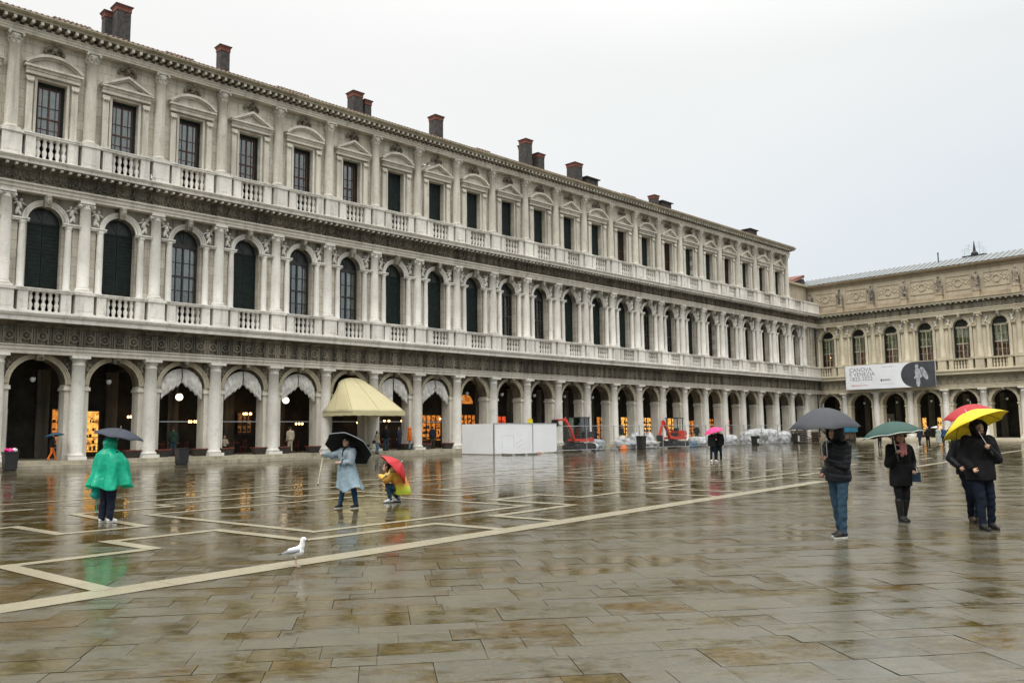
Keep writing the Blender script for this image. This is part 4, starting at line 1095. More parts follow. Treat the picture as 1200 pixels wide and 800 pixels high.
    # shoes / boots
    for s_ in 'lr':
        a = J['a'+s_]; q = MB()
        q.cap(a+V(0,.03,-.035)*k, .045*k, a+V(0,-.07,-.045)*k, .042*k); q.cap(a+V(0,-.07,-.045)*k, .042*k, a+V(0,-.155,-.058)*k, .034*k)
        if shoes[1] == 'boot': 
            kn = J['k'+s_]; q.cap(a, .06*k, a*.25+kn*.75, .078*k)
        else: q.cap(a+V(0,.01,0)*k, .045*k, a+V(0,.01,.03)*k, .045*k)
        q.cap(a, .05*k, a+V(0,-.05,-.03)*k, .05*k)
        sh = blob(q, 'boot' if shoes[1] == 'boot' else 'shoe', shoes[0], root, vox*1.2, 2)
        if detail:
            q = MB(); zz = -.075 
            q.fr([(a.x, a.y-.06*k, a.z-.090*k, .047*k, .135*k),(a.x, a.y-.06*k, a.z-.068*k, .049*k, .138*k)], 16); q.build('sole', sole or M['rubber'], sh)
    # coat
    c = MB(); cf = coat_fat
    C = top[1]
    if C != 'poncho':
        c.cap(J['chest']+V(.085,0,.03)*k, (.135+cf)*k, J['waist']+V(.065,0,0)*k, (.125+cf)*k); c.cap(J['chest']+V(-.085,0,.03)*k, (.135+cf)*k, J['waist']+V(-.065,0,0)*k, (.125+cf)*k)
        hz = hem*k
        wx, wy, wz = J['waist']; px_, py_, pz_ = J['pel']
        c.fr([(px_+(px_-wx)*.3, py_, hz, (.20+cf)*k, (.155+cf)*k),(px_, py_, (hz+pz_)/2, (.205+cf)*k, (.16+cf)*k),(wx, wy, wz, (.19+cf)*k, (.15+cf)*k)], 20)
        c.cap(J['shl'], .085*k, J['shr'], .085*k)
        c.cap(J['neck']+V(0,.01,-.03)*k, .085*k, J['neck']+V(0,.005,.03)*k, .072*k)
        for s_ in 'lr':
            c.cap(J['sh'+s_], (.085+cf*.5)*k, J['el'+s_], (.066+cf*.5)*k); c.cap(J['el'+s_], (.066+cf*.5)*k, J['wr'+s_]*.92+J['el'+s_]*.08, (.050+cf*.3)*k)
    else:
        # loose rain cape falling from the shoulders, sleeves wide
        w = top[2]
        c.fr([(J['pel'].x+w[3], J['pel'].y, w[0]*k, w[1]*k, w[2]*k),(J['pel'].x+w[3]*.7, J['pel'].y, (w[0]*.5+.62)*k, (w[1]*.97)*k, (w[2]*.95)*k),(J['chest'].x, J['chest'].y, 1.28*k, .26*k, .19*k),(J['neck'].x, J['neck'].y, 1.44*k, .15*k, .13*k)], 24)
        c.cap(J['shl'], .10*k, J['shr'], .10*k); c.cap(J['neck']+V(0,0,-.02)*k, .10*k, J['neck']+V(0,0,.03)*k, .09*k)
        for s_ in 'lr': c.cap(J['sh'+s_], .105*k, J['el'+s_], .105*k); c.cap(J['el'+s_], .105*k, J['wr'+s_], .075*k)
    blob(c, top[3] if len(top) > 3 else 'coat', top[0], root, vox*(1.5 if detail else 1.0), 3, topfold or foldf(.022, 7, 1))
    # hair or hood
    h = MB()
    if hair is not None:
        h.ell(hd+V(0,.018,.028)*k, (.088*k,.098*k,.108*k), 14, 10)
        if hair_len == 'long':
            for q in range(6):
                a = PI*q/5; h.cap(hd+V(.08*math.cos(a),.02+.06*math.sin(a),.0)*k, .04*k, hd+V(.12*math.cos(a),.02+.08*math.sin(a),-.30)*k, .045*k)
        elif hair_len == 'bob':
            for q in range(6):
                a = PI*q/5; h.cap(hd+V(.075*math.cos(a),.02+.06*math.sin(a),.0)*k, .035*k, hd+V(.08*math.cos(a),.02+.06*math.sin(a),-.11)*k, .035*k)
        blob(h, 'hair', hair, root, vox*1.4, 2, foldf(.012, 22, 5))
    if hood is not None:
        h = MB(); n = 18
        # open shell round the head
        P = []
        for i in range(9):
            t_ = i/8; a = -PI*.22 + t_*PI*.80
            P.append((a, t_))
        h.smooth = True; vs = []; fs = []
        for i in range(10):
            th = PI*.26 + (PI-PI*.26)*i/9      # angle from the face axis (-Y)
            for j in range(n):
                ph = 2*PI*j/n; rr = .135*k*(1+.05*math.sin(3*ph))
                vs.append(hd + Mh @ V(rr*math.sin(th)*math.cos(ph)*.95, .015*k-rr*math.cos(th)*1.08, rr*math.sin(th)*math.sin(ph)*1.12 + .012*k + (-.03*k if math.sin(ph) < -.5 else 0)))
        for i in range(9):
            for j in range(n): fs.append((i*n+j, i*n+(j+1)%n, (i+1)*n+(j+1)%n, (i+1)*n+j))
        h.add(vs, fs)
        rim = [vs[j] for j in range(n)] + [vs[0], vs[1]]; h.tube(rim, .016*k, 6)
        h.build('hood', hood, root)
    return root, J, k

def cape(mat, parent, name, levels, nw=7, amp=.05, ph=0, gap=None, seed=1, ragged=.05):
    """thin hanging cloth: levels (z, cx, cy, rx, ry) from top to hem, folds deepen towards the hem"""
    nu, sub_ = 72, 5; vs = []; fs = []; rows = []
    for i in range(len(levels)-1):
        for q in range(sub_): rows.append([levels[i][j]+(levels[i+1][j]-levels[i][j])*q/sub_ for j in range(5)])
    rows.append(list(levels[-1])); m = len(rows)
    for i, (z, cx, cy, rx, ry) in enumerate(rows):
        v = i/(m-1)
        for k in range(nu):
            a = 2*PI*k/nu
            w = math.sin(nw*a + ph + 1.5*math.sin(2*a+seed)) * .6 + .6*noise.noise(Vector((2.2*math.cos(a), 2.2*math.sin(a), z*1.1+seed))) + .5*abs(noise.noise(Vector((4*math.cos(a), 4*math.sin(a), z*3.1+seed))))
            w2 = noise.noise(Vector((5*math.cos(a), 5*math.sin(a), z*5+seed)))
            f = 1 + amp*4*v*w + .06*w2
            zz = z + ragged*v*v*math.sin(3*a+seed)
            vs.append((cx + rx*f*math.cos(a), cy + ry*f*math.sin(a), zz))
    for i in range(m-1):
        for k in range(nu):
            if gap and gap[0] <= k < gap[1] and i > 2: continue
            fs.append((i*nu+k, i*nu+(k+1)%nu, (i+1)*nu+(k+1)%nu, (i+1)*nu+k))
    mb = MB(); mb.smooth = True; mb.add(vs, fs); o = mb.build(name, mat, parent)
    sd = o.modifiers.new('s', 'SOLIDIFY'); sd.thickness = .003
    return o

def along(o, base, tip_dir):
    o.location = base; o.rotation_euler = Vector(tip_dir).to_track_quat('Z','Y').to_euler()

def umbrella(name_label, base, direction, R_=.52, col=(.1,.1,.1), depth=.20, shaft=.78, roll=0, group='open umbrellas in the rain', rim=None, under=None, handle='black', flat=1.0, spec=.6):
    """base = the hand end of the shaft, direction = towards the tip"""
    t = thing('umbrella', name_label, 'umbrella', base, 0, group)
    d = Vector(direction).normalized(); q = d.to_track_quat('Z','Y') ; t.rotation_mode = 'QUATERNION'
    from mathutils import Quaternion
    t.rotation_quaternion = q @ Quaternion((0,0,1), roll)
    m = M_umb(col, spec)
    n = 8; rings = 7; sub = 6; vs = []; fs = []
    def pt(i, a_idx, off=0):
        a = 2*PI*a_idx/(n*sub); fr = i/rings
        s_ = abs(((a_idx/sub) % 1)-.5)*2          # 1 on the rib, 0 mid panel
        sag = (1 - s_**1.6)
        r = R_*fr*(1-.055*sag*fr**1.5*1.6)
        z = shaft - depth*(fr**1.9) * (1+.0*sag) - .035*sag*math.sin(PI*min(1,fr*1.1))*.6 + .018*sag*fr**3
        return (r*math.cos(a), r*math.sin(a), z - off)
    N_ = n*sub
    for layer, off in ((0,0),(1,.006)):
        o = len(vs)
        for i in range(rings+1):
            for j in range(N_): vs.append(pt(max(i,.02), j, off))
        for i in range(rings):
            for j in range(N_):
                a, b_, c_, d_ = o+i*N_+j, o+i*N_+(j+1)%N_, o+(i+1)*N_+(j+1)%N_, o+(i+1)*N_+j
                fs.append((a,b_,c_,d_) if layer == 0 else (d_,c_,b_,a))
    tot = (rings+1)*N_
    for j in range(N_): fs.append((rings*N_+j, rings*N_+(j+1)%N_, tot+rings*N_+(j+1)%N_, tot+rings*N_+j))
    mb = MB(); mb.smooth = True; mb.add(vs, fs)
    me = bpy.data.meshes.new('canopy'); me.from_pydata(mb.v, [], mb.f); me.materials.append(m)
    for p in me.polygons: p.use_smooth = True
    # sharp folds along the ribs
    cn = link('canopy', me, t)
    if rim is not None:
        e = MB(); e.tube([pt(rings, j) for j in range(N_)] + [pt(rings, 0)], .008, 5); e.build('piping', rim, cn)
    s_ = MB(); s_.tube([(0,0,.0),(0,0,shaft+.06)], .007, 6); s_.build('shaft', M['steel'], t)
    s_ = MB(); s_.smooth = True; s_.tube([(0,0,-.12),(0,0,.04)], [.014,.016], 8); s_.build('handle', M['black'], t)
    s_ = MB()
    for j in range(n):
        a = 2*PI*j/n
        pts = [Vector(pt(i, j*sub, .010)) for i in range(0, rings+1)]
        s_.tube(pts, .0045, 4); s_.tube([(0,0,shaft-depth-.10), pt(rings*.5, j*sub, .012)], .004, 4)
    s_.build('ribs', M['iron'], t)
    return t
_um = {}
def M_umb(col, spec):
    if col not in _um:
        m, tr, b = nt('umbrella_cloth'); b.inputs['Base Color'].default_value = (*col, 1); b.inputs['Roughness'].default_value = spec
        w = wpos(tr); f = noise_(tr, w, 9, 4)
        tr.links.new(mix(tr, f, tuple(c*.75 for c in col), tuple(min(1,c*1.2) for c in col)), b.inputs['Base Color'])
        tl = tr.nodes.new('ShaderNodeBsdfTranslucent'); tl.inputs[0].default_value = (*col, 1)
        mx = tr.nodes.new('ShaderNodeMixShader'); mx.inputs[0].default_value = .25
        tr.links.new(b.outputs[0], mx.inputs[1]); tr.links.new(tl.outputs[0], mx.inputs[2]); tr.links.new(mx.outputs[0], tr.nodes['Material Output'].inputs[0])
        _um[col] = m
    return _um[col]

def W(root, v):
    """point of a person's own space in the scene"""
    return Matrix.Translation(root.location) @ Matrix.Rotation(root.rotation_euler.z, 4, 'Z') @ Vector(v)

black_coat = cloth('black_coat', (.006,.006,.007), .8); puffer = cloth('black_puffer', (.009,.010,.013), .5)
jeans = cloth('blue_jeans', (.026,.058,.088), .9); jeans_dark = cloth('dark_jeans', (.005,.009,.019), .9); black_cloth = cloth('black_trousers', (.007,.007,.009), .85)
leather = cloth('black_leather', (.015,.013,.012), .35); brown_leather = cloth('brown_leather', (.05,.025,.018), .45)
white_sole = plain('white_sole', (.55,.55,.52), .6); white_shoe = cloth('white_shoes', (.62,.62,.62), .6)

# man with the grey umbrella, seen from the side, facing left
p, J, k = person((5.24,13.62,0), R(-66), 'man in black quilted jacket and blue jeans, side view, under the grey umbrella', 1.80,
    pose=dict(wrl=(.02,-.22,1.20), ell=(.22,-.06,1.10), elr=(-.24,.06,1.12), wrr=(-.20,-.10,.98), al=(.11,-.06,.09), kl=(.11,-.06,.50), ar=(-.10,.10,.09), kr=(-.10,.03,.5), head=(0,-.03,1.62)),
    top=(puffer,'coat'), legs=(jeans,'slim'), shoes=(leather,'shoe'), hair=M['hair_dark'], hood=puffer, hem=.86, coat_fat=.012, topfold=quilt(), sole=white_sole)
c = MB(); c.cap(J['neck']+V(0,.03,0), .085, J['neck']+V(0,.05,.12), .095); c.cap(J['neck']+V(0,.06,.10), .10, J['neck']+V(0,.045,.20), .09); blob(c, 'collar', puffer, p, .014, 3, foldf(.01,12))
h1 = W(p, J['wrl'])
umbrella('grey umbrella held by the man in the quilted jacket', h1 + Vector((-.0,.0,-.03)), (-.04,-.02,1), .565, (.030,.034,.043), .33, .86, .2)
# woman in the green umbrella
p, J, k = person((7.20,15.7,0), R(8), 'woman in short black coat, pink scarf and knee boots under a green umbrella', 1.68,
    pose=dict(wrr=(-.19,-.20,1.30), elr=(-.27,-.03,1.10), ell=(.30,.03,1.14), wrl=(.20,-.12,.98), kl=(.075,-.03,.5), al=(.05,.06,.09), ar=(-.06,-.03,.09), kr=(-.085,-.03,.5)),
    top=(black_coat,'coat'), legs=(black_cloth,'slim'), shoes=(leather,'boot'), hair=M['hair_brown'], hair_len='long', hem=.68, coat_fat=.012)
s = MB(); s.tube([(.09*math.cos(a), .09*math.sin(a)-.01, 1.405+.015*math.sin(3*a)) for a in [2*PI*i/14 for i in range(15)]], .036, 10)
s.cap((-.03,-.11,1.38),.04,(-.05,-.145,1.22),.036); s.cap((.04,-.11,1.38),.036,(.03,-.14,1.26),.034); blob(s, 'scarf', cloth('pink_scarf', (.55,.22,.24), .95), p, .011, 2, foldf(.018,18))
s = MB(); s.ell((0,.0,1.60),(.098,.108,.085),14,8); s.ell((0,.01,1.635),(.088,.098,.07),12,8); blob(s, 'beanie', cloth('tan_knit', (.30,.21,.13), .95), p, .012, 2)
b = thing('handbag', 'dark blue handbag hanging at the hip of the woman in the short black coat', 'bag', W(p, (.20,-.08,.82)), R(-25))
m = MB(); m.prism([(-.13,-.09),(.13,-.09),(.11,.08),(-.11,.08)], -.045, .045); m.build('pouch', cloth('navy_leather', (.02,.04,.07), .35), b)
m = MB(); m.box(-.125,.125,-.055,-.045,-.01,.085); m.build('flap', cloth('navy_leather', (.02,.04,.07), .35), b)
m = MB(); m.tube([(-.11,0,.07),(-.25,-.085,.30),(-.40,-.06,.58)], .007, 6); m.tube([(.11,0,.07),(.0,.16,.35),(-.25,.17,.62)], .007, 6); m.build('strap', leather, b)
umbrella('green umbrella with a pale edge held by the woman in the pink scarf', W(p, J['wrr'])+Vector((.0,-.03,-.02)), (-.12,.10,1), .55, (.005,.055,.040), .26, .62, .15, rim=plain('pale_piping', (.5,.55,.52), .6))
# two people walking close together
p, J, k = person((8.35,15.45,0), R(-12), 'person in black jacket half hidden behind the bearded man, head under the red umbrella', 1.80,
    pose=dict(wrr=(-.20,-.14,.98), elr=(-.30,.02,1.12), wrl=(.1,-.2,1.25), ell=(.26,-.04,1.1), kl=(.08,-.10,.5), al=(.07,-.10,.09), kr=(-.02,-.02,.5), ar=(.02,.12,.09), hr=(-.09,0,.92)),
    top=(puffer,'coat'), legs=(jeans_dark,'slim'), shoes=(brown_leather,'shoe'), hair=M['hair_dark'], hem=.84, coat_fat=.02)
umbrella('red umbrella just behind the yellow one', W(p, J['wrl'])+Vector((0,0,.0)), (-.10,-.02,1), .50, (.40,.010,.016), .26, .86, .1)
p, J, k = person((7.98,14.43,0), R(2), 'bearded man in hooded black coat and dark jeans striding forward under a yellow umbrella', 1.86,
    pose=dict(wrl=(.03,-.22,1.28), ell=(.25,-.08,1.10), elr=(-.29,-.01,1.12), wrr=(-.22,-.16,.98), kl=(.12,-.04,.5), al=(.13,.0,.09), kr=(-.07,-.10,.5), ar=(-.10,-.14,.09), head=(0,-.03,1.60)),
    top=(black_coat,'coat'), legs=(jeans_dark,'slim'), shoes=(leather,'shoe'), hair=M['hair_dark'], hood=black_coat, hem=.78, coat_fat=.03, headturn=R(-8))
hd = J['head']; s = MB(); s.cap(hd+V(-.045,-.06,-.06),.03,hd+V(0,-.075,-.095),.042); s.cap(hd+V(.045,-.06,-.06),.03,hd+V(0,-.075,-.095),.042); s.cap(hd+V(-.03,-.10,-.038),.010,hd+V(.03,-.10,-.038),.010); blob(s, 'beard', plain('brown_beard', (.05,.025,.012), .9), p, .009, 1, foldf(.008,30))
umbrella('yellow umbrella held by the bearded man in the hood', W(p, J['wrl'])+Vector((0,-.02,.0)), (-.32,.42,1), .56, (.72,.58,.01), .27, .70, .35)

# green rain cape
green_film = film('green_cape', (.015,.56,.36), .74, .22)
p, J, k = person((-8.11,16.9,0), R(160), 'person in translucent green rain cape, dark trousers and white trainers seen from behind', 1.66,
    pose=dict(wrl=(.10,-.20,1.30), ell=(.21,-.08,1.12), wrr=(-.20,-.10,.95), elr=(-.22,-.02,1.14), kl=(.09,-.01,.5), al=(.10,.03,.09), kr=(-.09,-.02,.5), ar=(-.09,.0,.09)),
    top=(cloth('dark_sweater', (.02,.03,.03), .9),'coat'), legs=(cloth('navy_trousers', (.010,.014,.03), .8),'reg'), shoes=(white_shoe,'shoe'), hair=M['hair_dark'], hood=green_film, hem=.86, sole=white_sole)
cape(green_film, p, 'rain_cape', [(1.50,0,0,.085,.09),(1.43,0,0,.17,.14),(1.36,0,-.01,.27,.20),(1.20,0,-.04,.34,.26),(1.0,0,-.03,.35,.26),(.82,0,-.01,.38,.29),(.70,0,0,.40,.31)], 8, .085, 1, seed=4)
s = MB(); s.fr([(-.10,-.02,.70,.20,.17),(-.10,-.02,.80,.20,.17)], 22); s.build('orange_lining', cloth('orange_cloth', (.55,.20,.02), .8), p)
b = thing('shopping_bag', 'small teal bag hanging beside the person in the green cape', 'bag', W(p, (.34,-.05,.60)), 0)
s = MB(); s.cap((0,0,.0),.10,(0,0,-.04),.12); o = blob(s, 'sack', cloth('teal_bag', (.01,.33,.30), .5), b, .014, 2, foldf(.02,14)); 
s = MB(); s.tube([(-.04,0,.08),(0,0,.30),(.04,0,.08)], .008, 5); s.tube([(0,.0,-.12),(.02,0,-.42)], .006, 4); s.build('strings', cloth('teal_bag', (.01,.33,.30), .5), b)
umbrella('navy dotted umbrella above the person in the green cape', W(p, J['wrl'])+Vector((.0,.0,.02)), (.22,.0,1), .50, (.009,.016,.036), .16, .62, .1)
# light blue raincoat
blue_film = film('blue_raincoat', (.42,.55,.63), .72, .22)
p, J, k = person((-3.86,19.57,0), R(-38), 'woman in long pale blue plastic raincoat turning left, arm stretched out', 1.63,
    pose=dict(elr=(-.34,-.18,1.28), wrr=(-.36,-.44,1.33), ell=(.24,-.12,1.12), wrl=(.02,-.26,1.12), kl=(.16,.08,.5), al=(.20,.14,.09), kr=(-.08,-.05,.5), ar=(-.14,-.08,.09)),
    top=(blue_film,'coat'), legs=(cloth('dark_blue_jeans', (.015,.04,.08), .85),'slim'), shoes=(leather,'shoe'), hair=M['hair_dark'], hair_len='bob', hem=.93, coat_fat=.028, topfold=foldf(.05, 9, 4, .4), sole=white_sole)
cape(blue_film, p, 'raincoat_skirt', [(1.08,0,0,.21,.175),(.95,0,.01,.235,.20),(.75,.02,.03,.26,.23),(.55,.05,.05,.285,.26),(.43,.08,.07,.31,.28)], 5, .045, 2, seed=9, ragged=.06)
s = MB(); s.cap((0,-.02,1.32),.07,(0,-.01,1.39),.075); s.cap((0,-.10,1.2),.05,(0,-.06,1.33),.06); blob(s, 'neck_warmer', black_coat, p, .012, 2)
b = thing('walking_stick', 'pale stick held out by the woman in the pale blue raincoat', 'stick', W(p, J['wrr'])+Vector((0,0,-.02)), 0)
s = MB(); s.tube([(0,0,.05),(-.12,-.02,-.66)], [.017,.012], 7); s.build('cane', plain('pale_cane', (.62,.56,.42), .5), b); s = MB(); s.smooth = True; s.ell((-.12,-.02,-.67),(.02,.02,.02)); s.build('tip', M['rubber'], b)
umbrella('black umbrella tipped back behind the woman in the pale blue raincoat', W(p, (.10,-.22,1.10)), (.22,.55,.62), .58, (.010,.013,.017), .26, .60, .3, rim=plain('grey_piping', (.25,.28,.3), .6))

# crouching figure
yellow = None
def crouch():
    m, t, b = nt('yellow_red_green_jacket'); w = wpos(t)
    g = t.nodes.new('ShaderNodeTexCoord'); sp = t.nodes.new('ShaderNodeSeparateXYZ'); t.links.new(g.outputs['Object'], sp.inputs[0])
    n1 = noise_(t, w, 5, 3); ad = N(t, 'ShaderNodeMath', operation='MULTIPLY_ADD'); t.links.new(n1, ad.inputs[0]); ad.inputs[1].default_value = .35; t.links.new(sp.outputs[2], ad.inputs[2])
    c = ramp(t, ad.outputs[0], [(.28, (.62,.38,.03)), (.40, (.28,.42,.02)), (.55, (.45,.45,.02)), (.66, (.60,.17,.04)), (.76, (.66,.40,.05)), (1, (.66,.42,.06))])
    t.links.new(c.outputs[0], b.inputs['Base Color']); b.inputs['Roughness'].default_value = .6
    p, J, k = person((-2.84,21.05,0), R(-78), 'crouching person in yellow jacket patched with red and green, hidden under a red umbrella', 1.62,
        pose=dict(head=(0,-.34,.93), neck=(0,-.22,.84), chest=(0,-.12,.72), waist=(0,.02,.52), pel=(0,.08,.36), shl=(.18,-.16,.80), shr=(-.18,-.16,.80),
                  ell=(.22,-.36,.62), wrl=(.06,-.50,.70), elr=(-.22,-.36,.62), wrr=(-.06,-.50,.70), hl=(.09,.06,.33), hr=(-.09,.06,.33), kl=(.13,-.32,.46), kr=(-.13,-.28,.44), al=(.13,-.24,.09), ar=(-.11,-.02,.09)),
        top=(m,'coat'), legs=(jeans,'slim'), shoes=(white_shoe,'shoe'), hair=M['hair_dark'], hem=.20, coat_fat=.075, hair_len='bob')
    return p, J
p, J = crouch()
b = thing('phone', 'small dark phone in the hands of the crouching person', 'phone', W(p, (0,-.60,.84)), R(-78))
s = MB(); s.box(-.038,.038,-.006,.006,-.075,.075); s.build('case', M['black'], b); s = MB(); s.box(-.034,.034,.0062,.008,-.068,.068); s.build('screen', plain('dark_screen', (.05,.06,.07), .1), b)
umbrella('red umbrella resting on the back of the crouching person', W(p, (.30,-.36,.66)), (.66,.16,.60), .47, (.48,.006,.014), .26, .50, .2)

# couple under the pink umbrella
p, J, k = person((10.50,44.3,0), R(24), 'left one of the couple under the pink umbrella, with pale shoes', 1.66, top=(black_coat,'coat'), legs=(jeans_dark,'slim'), shoes=(white_shoe,'shoe'), hair=M['hair_brown'], detail=False, hem=.8,
    pose=dict(wrl=(.10,-.2,1.2), kl=(.1,-.08,.5), al=(.1,-.1,.09)), group='couple under the pink umbrella')
p2, J2, k2 = person((10.90,44.6,0), R(-25), 'right one of the couple under the pink umbrella, black jacket, arm round the other', 1.74, top=(black_coat,'coat'), legs=(jeans_dark,'slim'), shoes=(leather,'shoe'), hair=cloth('reddish_hair', (.22,.06,.05), .7), detail=False, hem=.8,
    pose=dict(wrr=(-.10,-.2,1.3), kr=(-.1,-.1,.5), ar=(-.1,-.14,.09)), group='couple under the pink umbrella')
umbrella('pink umbrella over the couple dressed in black', W(p2, J2['wrr']), (-.30,0,1), .56, (.75,.03,.22), .26, .52, .2)

# small figures under and beside the arcades
def small(loc, rz, label, H, coat, legc, shoe=leather, hair=M['hair_dark'], **kw):
    return person(loc, rz, label, H, top=(coat,'coat'), legs=(legc,'slim'), shoes=(shoe,'shoe'), hair=hair, detail=False, **kw)
beige = cloth('beige_cloth', (.42,.36,.27), .9); orange = cloth('orange_coat', (.60,.13,.012), .7); navy = cloth('navy_coat', (.015,.02,.04), .8); red_c = cloth('red_raincoat', (.60,.02,.03), .4); white_c = cloth('white_raincoat', (.55,.56,.60), .4)
aim = AA
small(A(17.35,.8,.39), aim+R(180), 'person in beige jacket and beige trousers standing in the third draped arch', 1.75, beige, beige)
small(A(22.94,-1.15,.19), aim+R(20), 'woman in pale top and light jeans with black bag on the step below the awning', 1.62, beige, cloth('light_jeans', (.14,.20,.26), .9), hair=M['hair_dark'], hair_len='long')
b = thing('shoulder_bag', 'black bag at the side of the woman on the arcade step', 'bag', A(22.62,-1.25,1.05), aim); s = MB(); s.prism([(-.14,-.12),(.14,-.12),(.10,.10),(-.10,.10)], -.05, .05); s.build('pouch', leather, b); s = MB(); s.tube([(-.08,0,.09),(.1,0,.42),(.12,0,.4),(.1,0,.09)], .01, 5); s.build('strap', leather, b)
small(A(24.19,-.5,.39), aim+R(170), 'man in black jacket and blue jeans with his back turned, below the awning edge', 1.80, black_coat, jeans)
small(A(25.49,-.3,.39), aim+R(200), 'person in long dark navy coat beside the one in orange', 1.70, navy, black_cloth, hem=.45)
small(A(26.38,-.35,.39), aim+R(60), 'person in bright orange hooded coat and jeans at the arcade edge', 1.66, orange, cloth('light_jeans', (.14,.20,.26), .9), hood=orange, hem=.70, coat_fat=.03)
small(A(29.56,.9,.39), aim+R(170), 'person in dark navy coat before the lit orange windows of the last draped arch', 1.74, navy, cloth('olive_trousers', (.05,.045,.02), .8))
small(A(23.44,1.2,.39), aim+R(150), 'dark dressed person deep under the yellow awning', 1.74, black_coat, cloth('olive_trousers', (.05,.045,.02), .8))
small(A(9.74,1.2,.39), aim+R(160), 'dark dressed person in jeans inside the first draped arch', 1.74, cloth('dark_green_coat', (.02,.045,.035), .8), jeans)
p, J, k = small(A(2.61,-.5,.39), aim+R(100), 'walker in black jacket and bright orange trousers below a blue umbrella, first arch', 1.45, black_coat, orange, shoe=cloth('orange_boots', (.70,.14,.01), .6), pose=dict(kl=(.1,-.22,.5), al=(.1,-.30,.14), kr=(-.1,.05,.5), ar=(-.1,.25,.14), wrl=(.1,-.25,1.15), ell=(.24,-.05,1.1)))
umbrella('blue umbrella of the walker with orange trousers', W(p, J['wrl']), (-.2,0,1), .50, (.03,.10,.18), .16, .50, .2)
small(A(52.3,.3,.39), aim+R(20), 'dark dressed man before a bright yellow shop, behind the site fence', 1.72, black_coat, cloth('grey_trousers', (.10,.10,.10), .9))
small(A(44.0,.6,.39), aim+R(60), 'person in blue jacket behind the fence beside the dark cab', 1.72, cloth('blue_jacket', (.02,.06,.14), .8), black_cloth)
small(A(65.0,.3,.39), aim+R(120), 'dark dressed person in a white cap near the orange shop, behind the fence', 1.72, black_coat, black_cloth, hair=white_c)
# seated guest
p, J, k = person(A(13.1,1.5,.39), aim+R(0), 'guest in pale beige jacket sitting at a table in the second draped arch', 1.65, top=(beige,'coat'), legs=(black_cloth,'slim'), shoes=(leather,'shoe'), hair=M['hair_dark'], detail=False, hem=.42,
    pose=dict(head=(0,-.02,1.18), neck=(0,0,1.02), chest=(0,0,.86), waist=(0,0,.66), pel=(0,0,.52), shl=(.18,0,.96), shr=(-.18,0,.96), ell=(.24,-.05,.72), elr=(-.24,-.05,.72), wrl=(.15,-.28,.74), wrr=(-.15,-.28,.74), hl=(.09,0,.50), hr=(-.09,0,.50), kl=(.12,-.40,.50), kr=(-.12,-.40,.50), al=(.12,-.36,.09), ar=(-.12,-.36,.09)))
# people in front of the far wing
def far(x, y, yl, *a, **k): return small(B(x, yl, y), *a, **k)
small((34.0,70.2,0), R(-70), 'leftmost of the group before the far arches, dark blue jacket and white shoes', 1.70, navy, navy, shoe=white_shoe, group='group walking before the far arches', pose=dict(kl=(.1,-.15,.5), al=(.1,-.25,.1), ar=(-.1,.2,.12)))
small((35.3,71.5,0), R(-60), 'second of the group before the far arches, all in black with bent head', 1.76, black_coat, black_cloth, group='group walking before the far arches')
small((35.9,70.9,0), R(-80), 'one in long pale grey rain cape in the group before the far arches', 1.74, cloth('pale_grey_cape', (.33,.37,.33), .5), beige, hem=.35, group='group walking before the far arches')
small((36.7,71.6,0), R(-60), 'one in blue jacket stepping behind the pale cape in the group before the far arches', 1.70, cloth('blue_jacket', (.02,.06,.14), .8), navy, group='group walking before the far arches', pose=dict(kl=(.1,-.15,.5), al=(.1,-.25,.1), ar=(-.1,.2,.12)))
small((37.6,72.3,0), R(-60), 'rear one of the group before the far arches with a yellow-green bag', 1.72, black_coat, black_cloth, group='group walking before the far arches')
b = thing('plastic_bag', 'yellow-green bag carried at the rear of the group before the far arches', 'bag', (37.3,71.7,.62)); s = MB(); s.cap((0,0,-.08),.18,(0,0,.12),.10); blob(s, 'sack', cloth('lime_plastic', (.45,.60,.05), .4), b, .03, 2); s = MB(); s.tube([(-.06,0,.18),(0,0,.36),(.06,0,.18)], .012, 5); s.build('handle', cloth('lime_plastic', (.45,.60,.05), .4), b)
small((41.2,79.2,0), R(10), 'person in red hooded raincoat before the far arches', 1.68, red_c, red_c, hood=red_c, hem=.5)
small((42.0,78.2,0), R(10), 'person in white hooded raincoat beside the red one', 1.72, white_c, cloth('light_jeans', (.14,.20,.26), .9), hood=white_c, hem=.55)
small((43.4,80.6,0), R(190), 'person in dark navy clothes just behind the white raincoat', 1.80, navy, navy)
small((31.0,71.1,0), R(20), 'person all in black seen past the green umbrella', 1.80, black_coat, black_cloth)
small((46.5,86.5,0), R(30), 'dark dressed person at the right edge before the far arches', 1.74, cloth('green_grey_coat', (.05,.07,.05), .8), black_cloth)
umb2 = umbrella('white umbrella carried in the group before the far arches', (36.3,71.9,1.25), (.0,0,1), .5, (.62,.60,.58), .16, .5, .1)

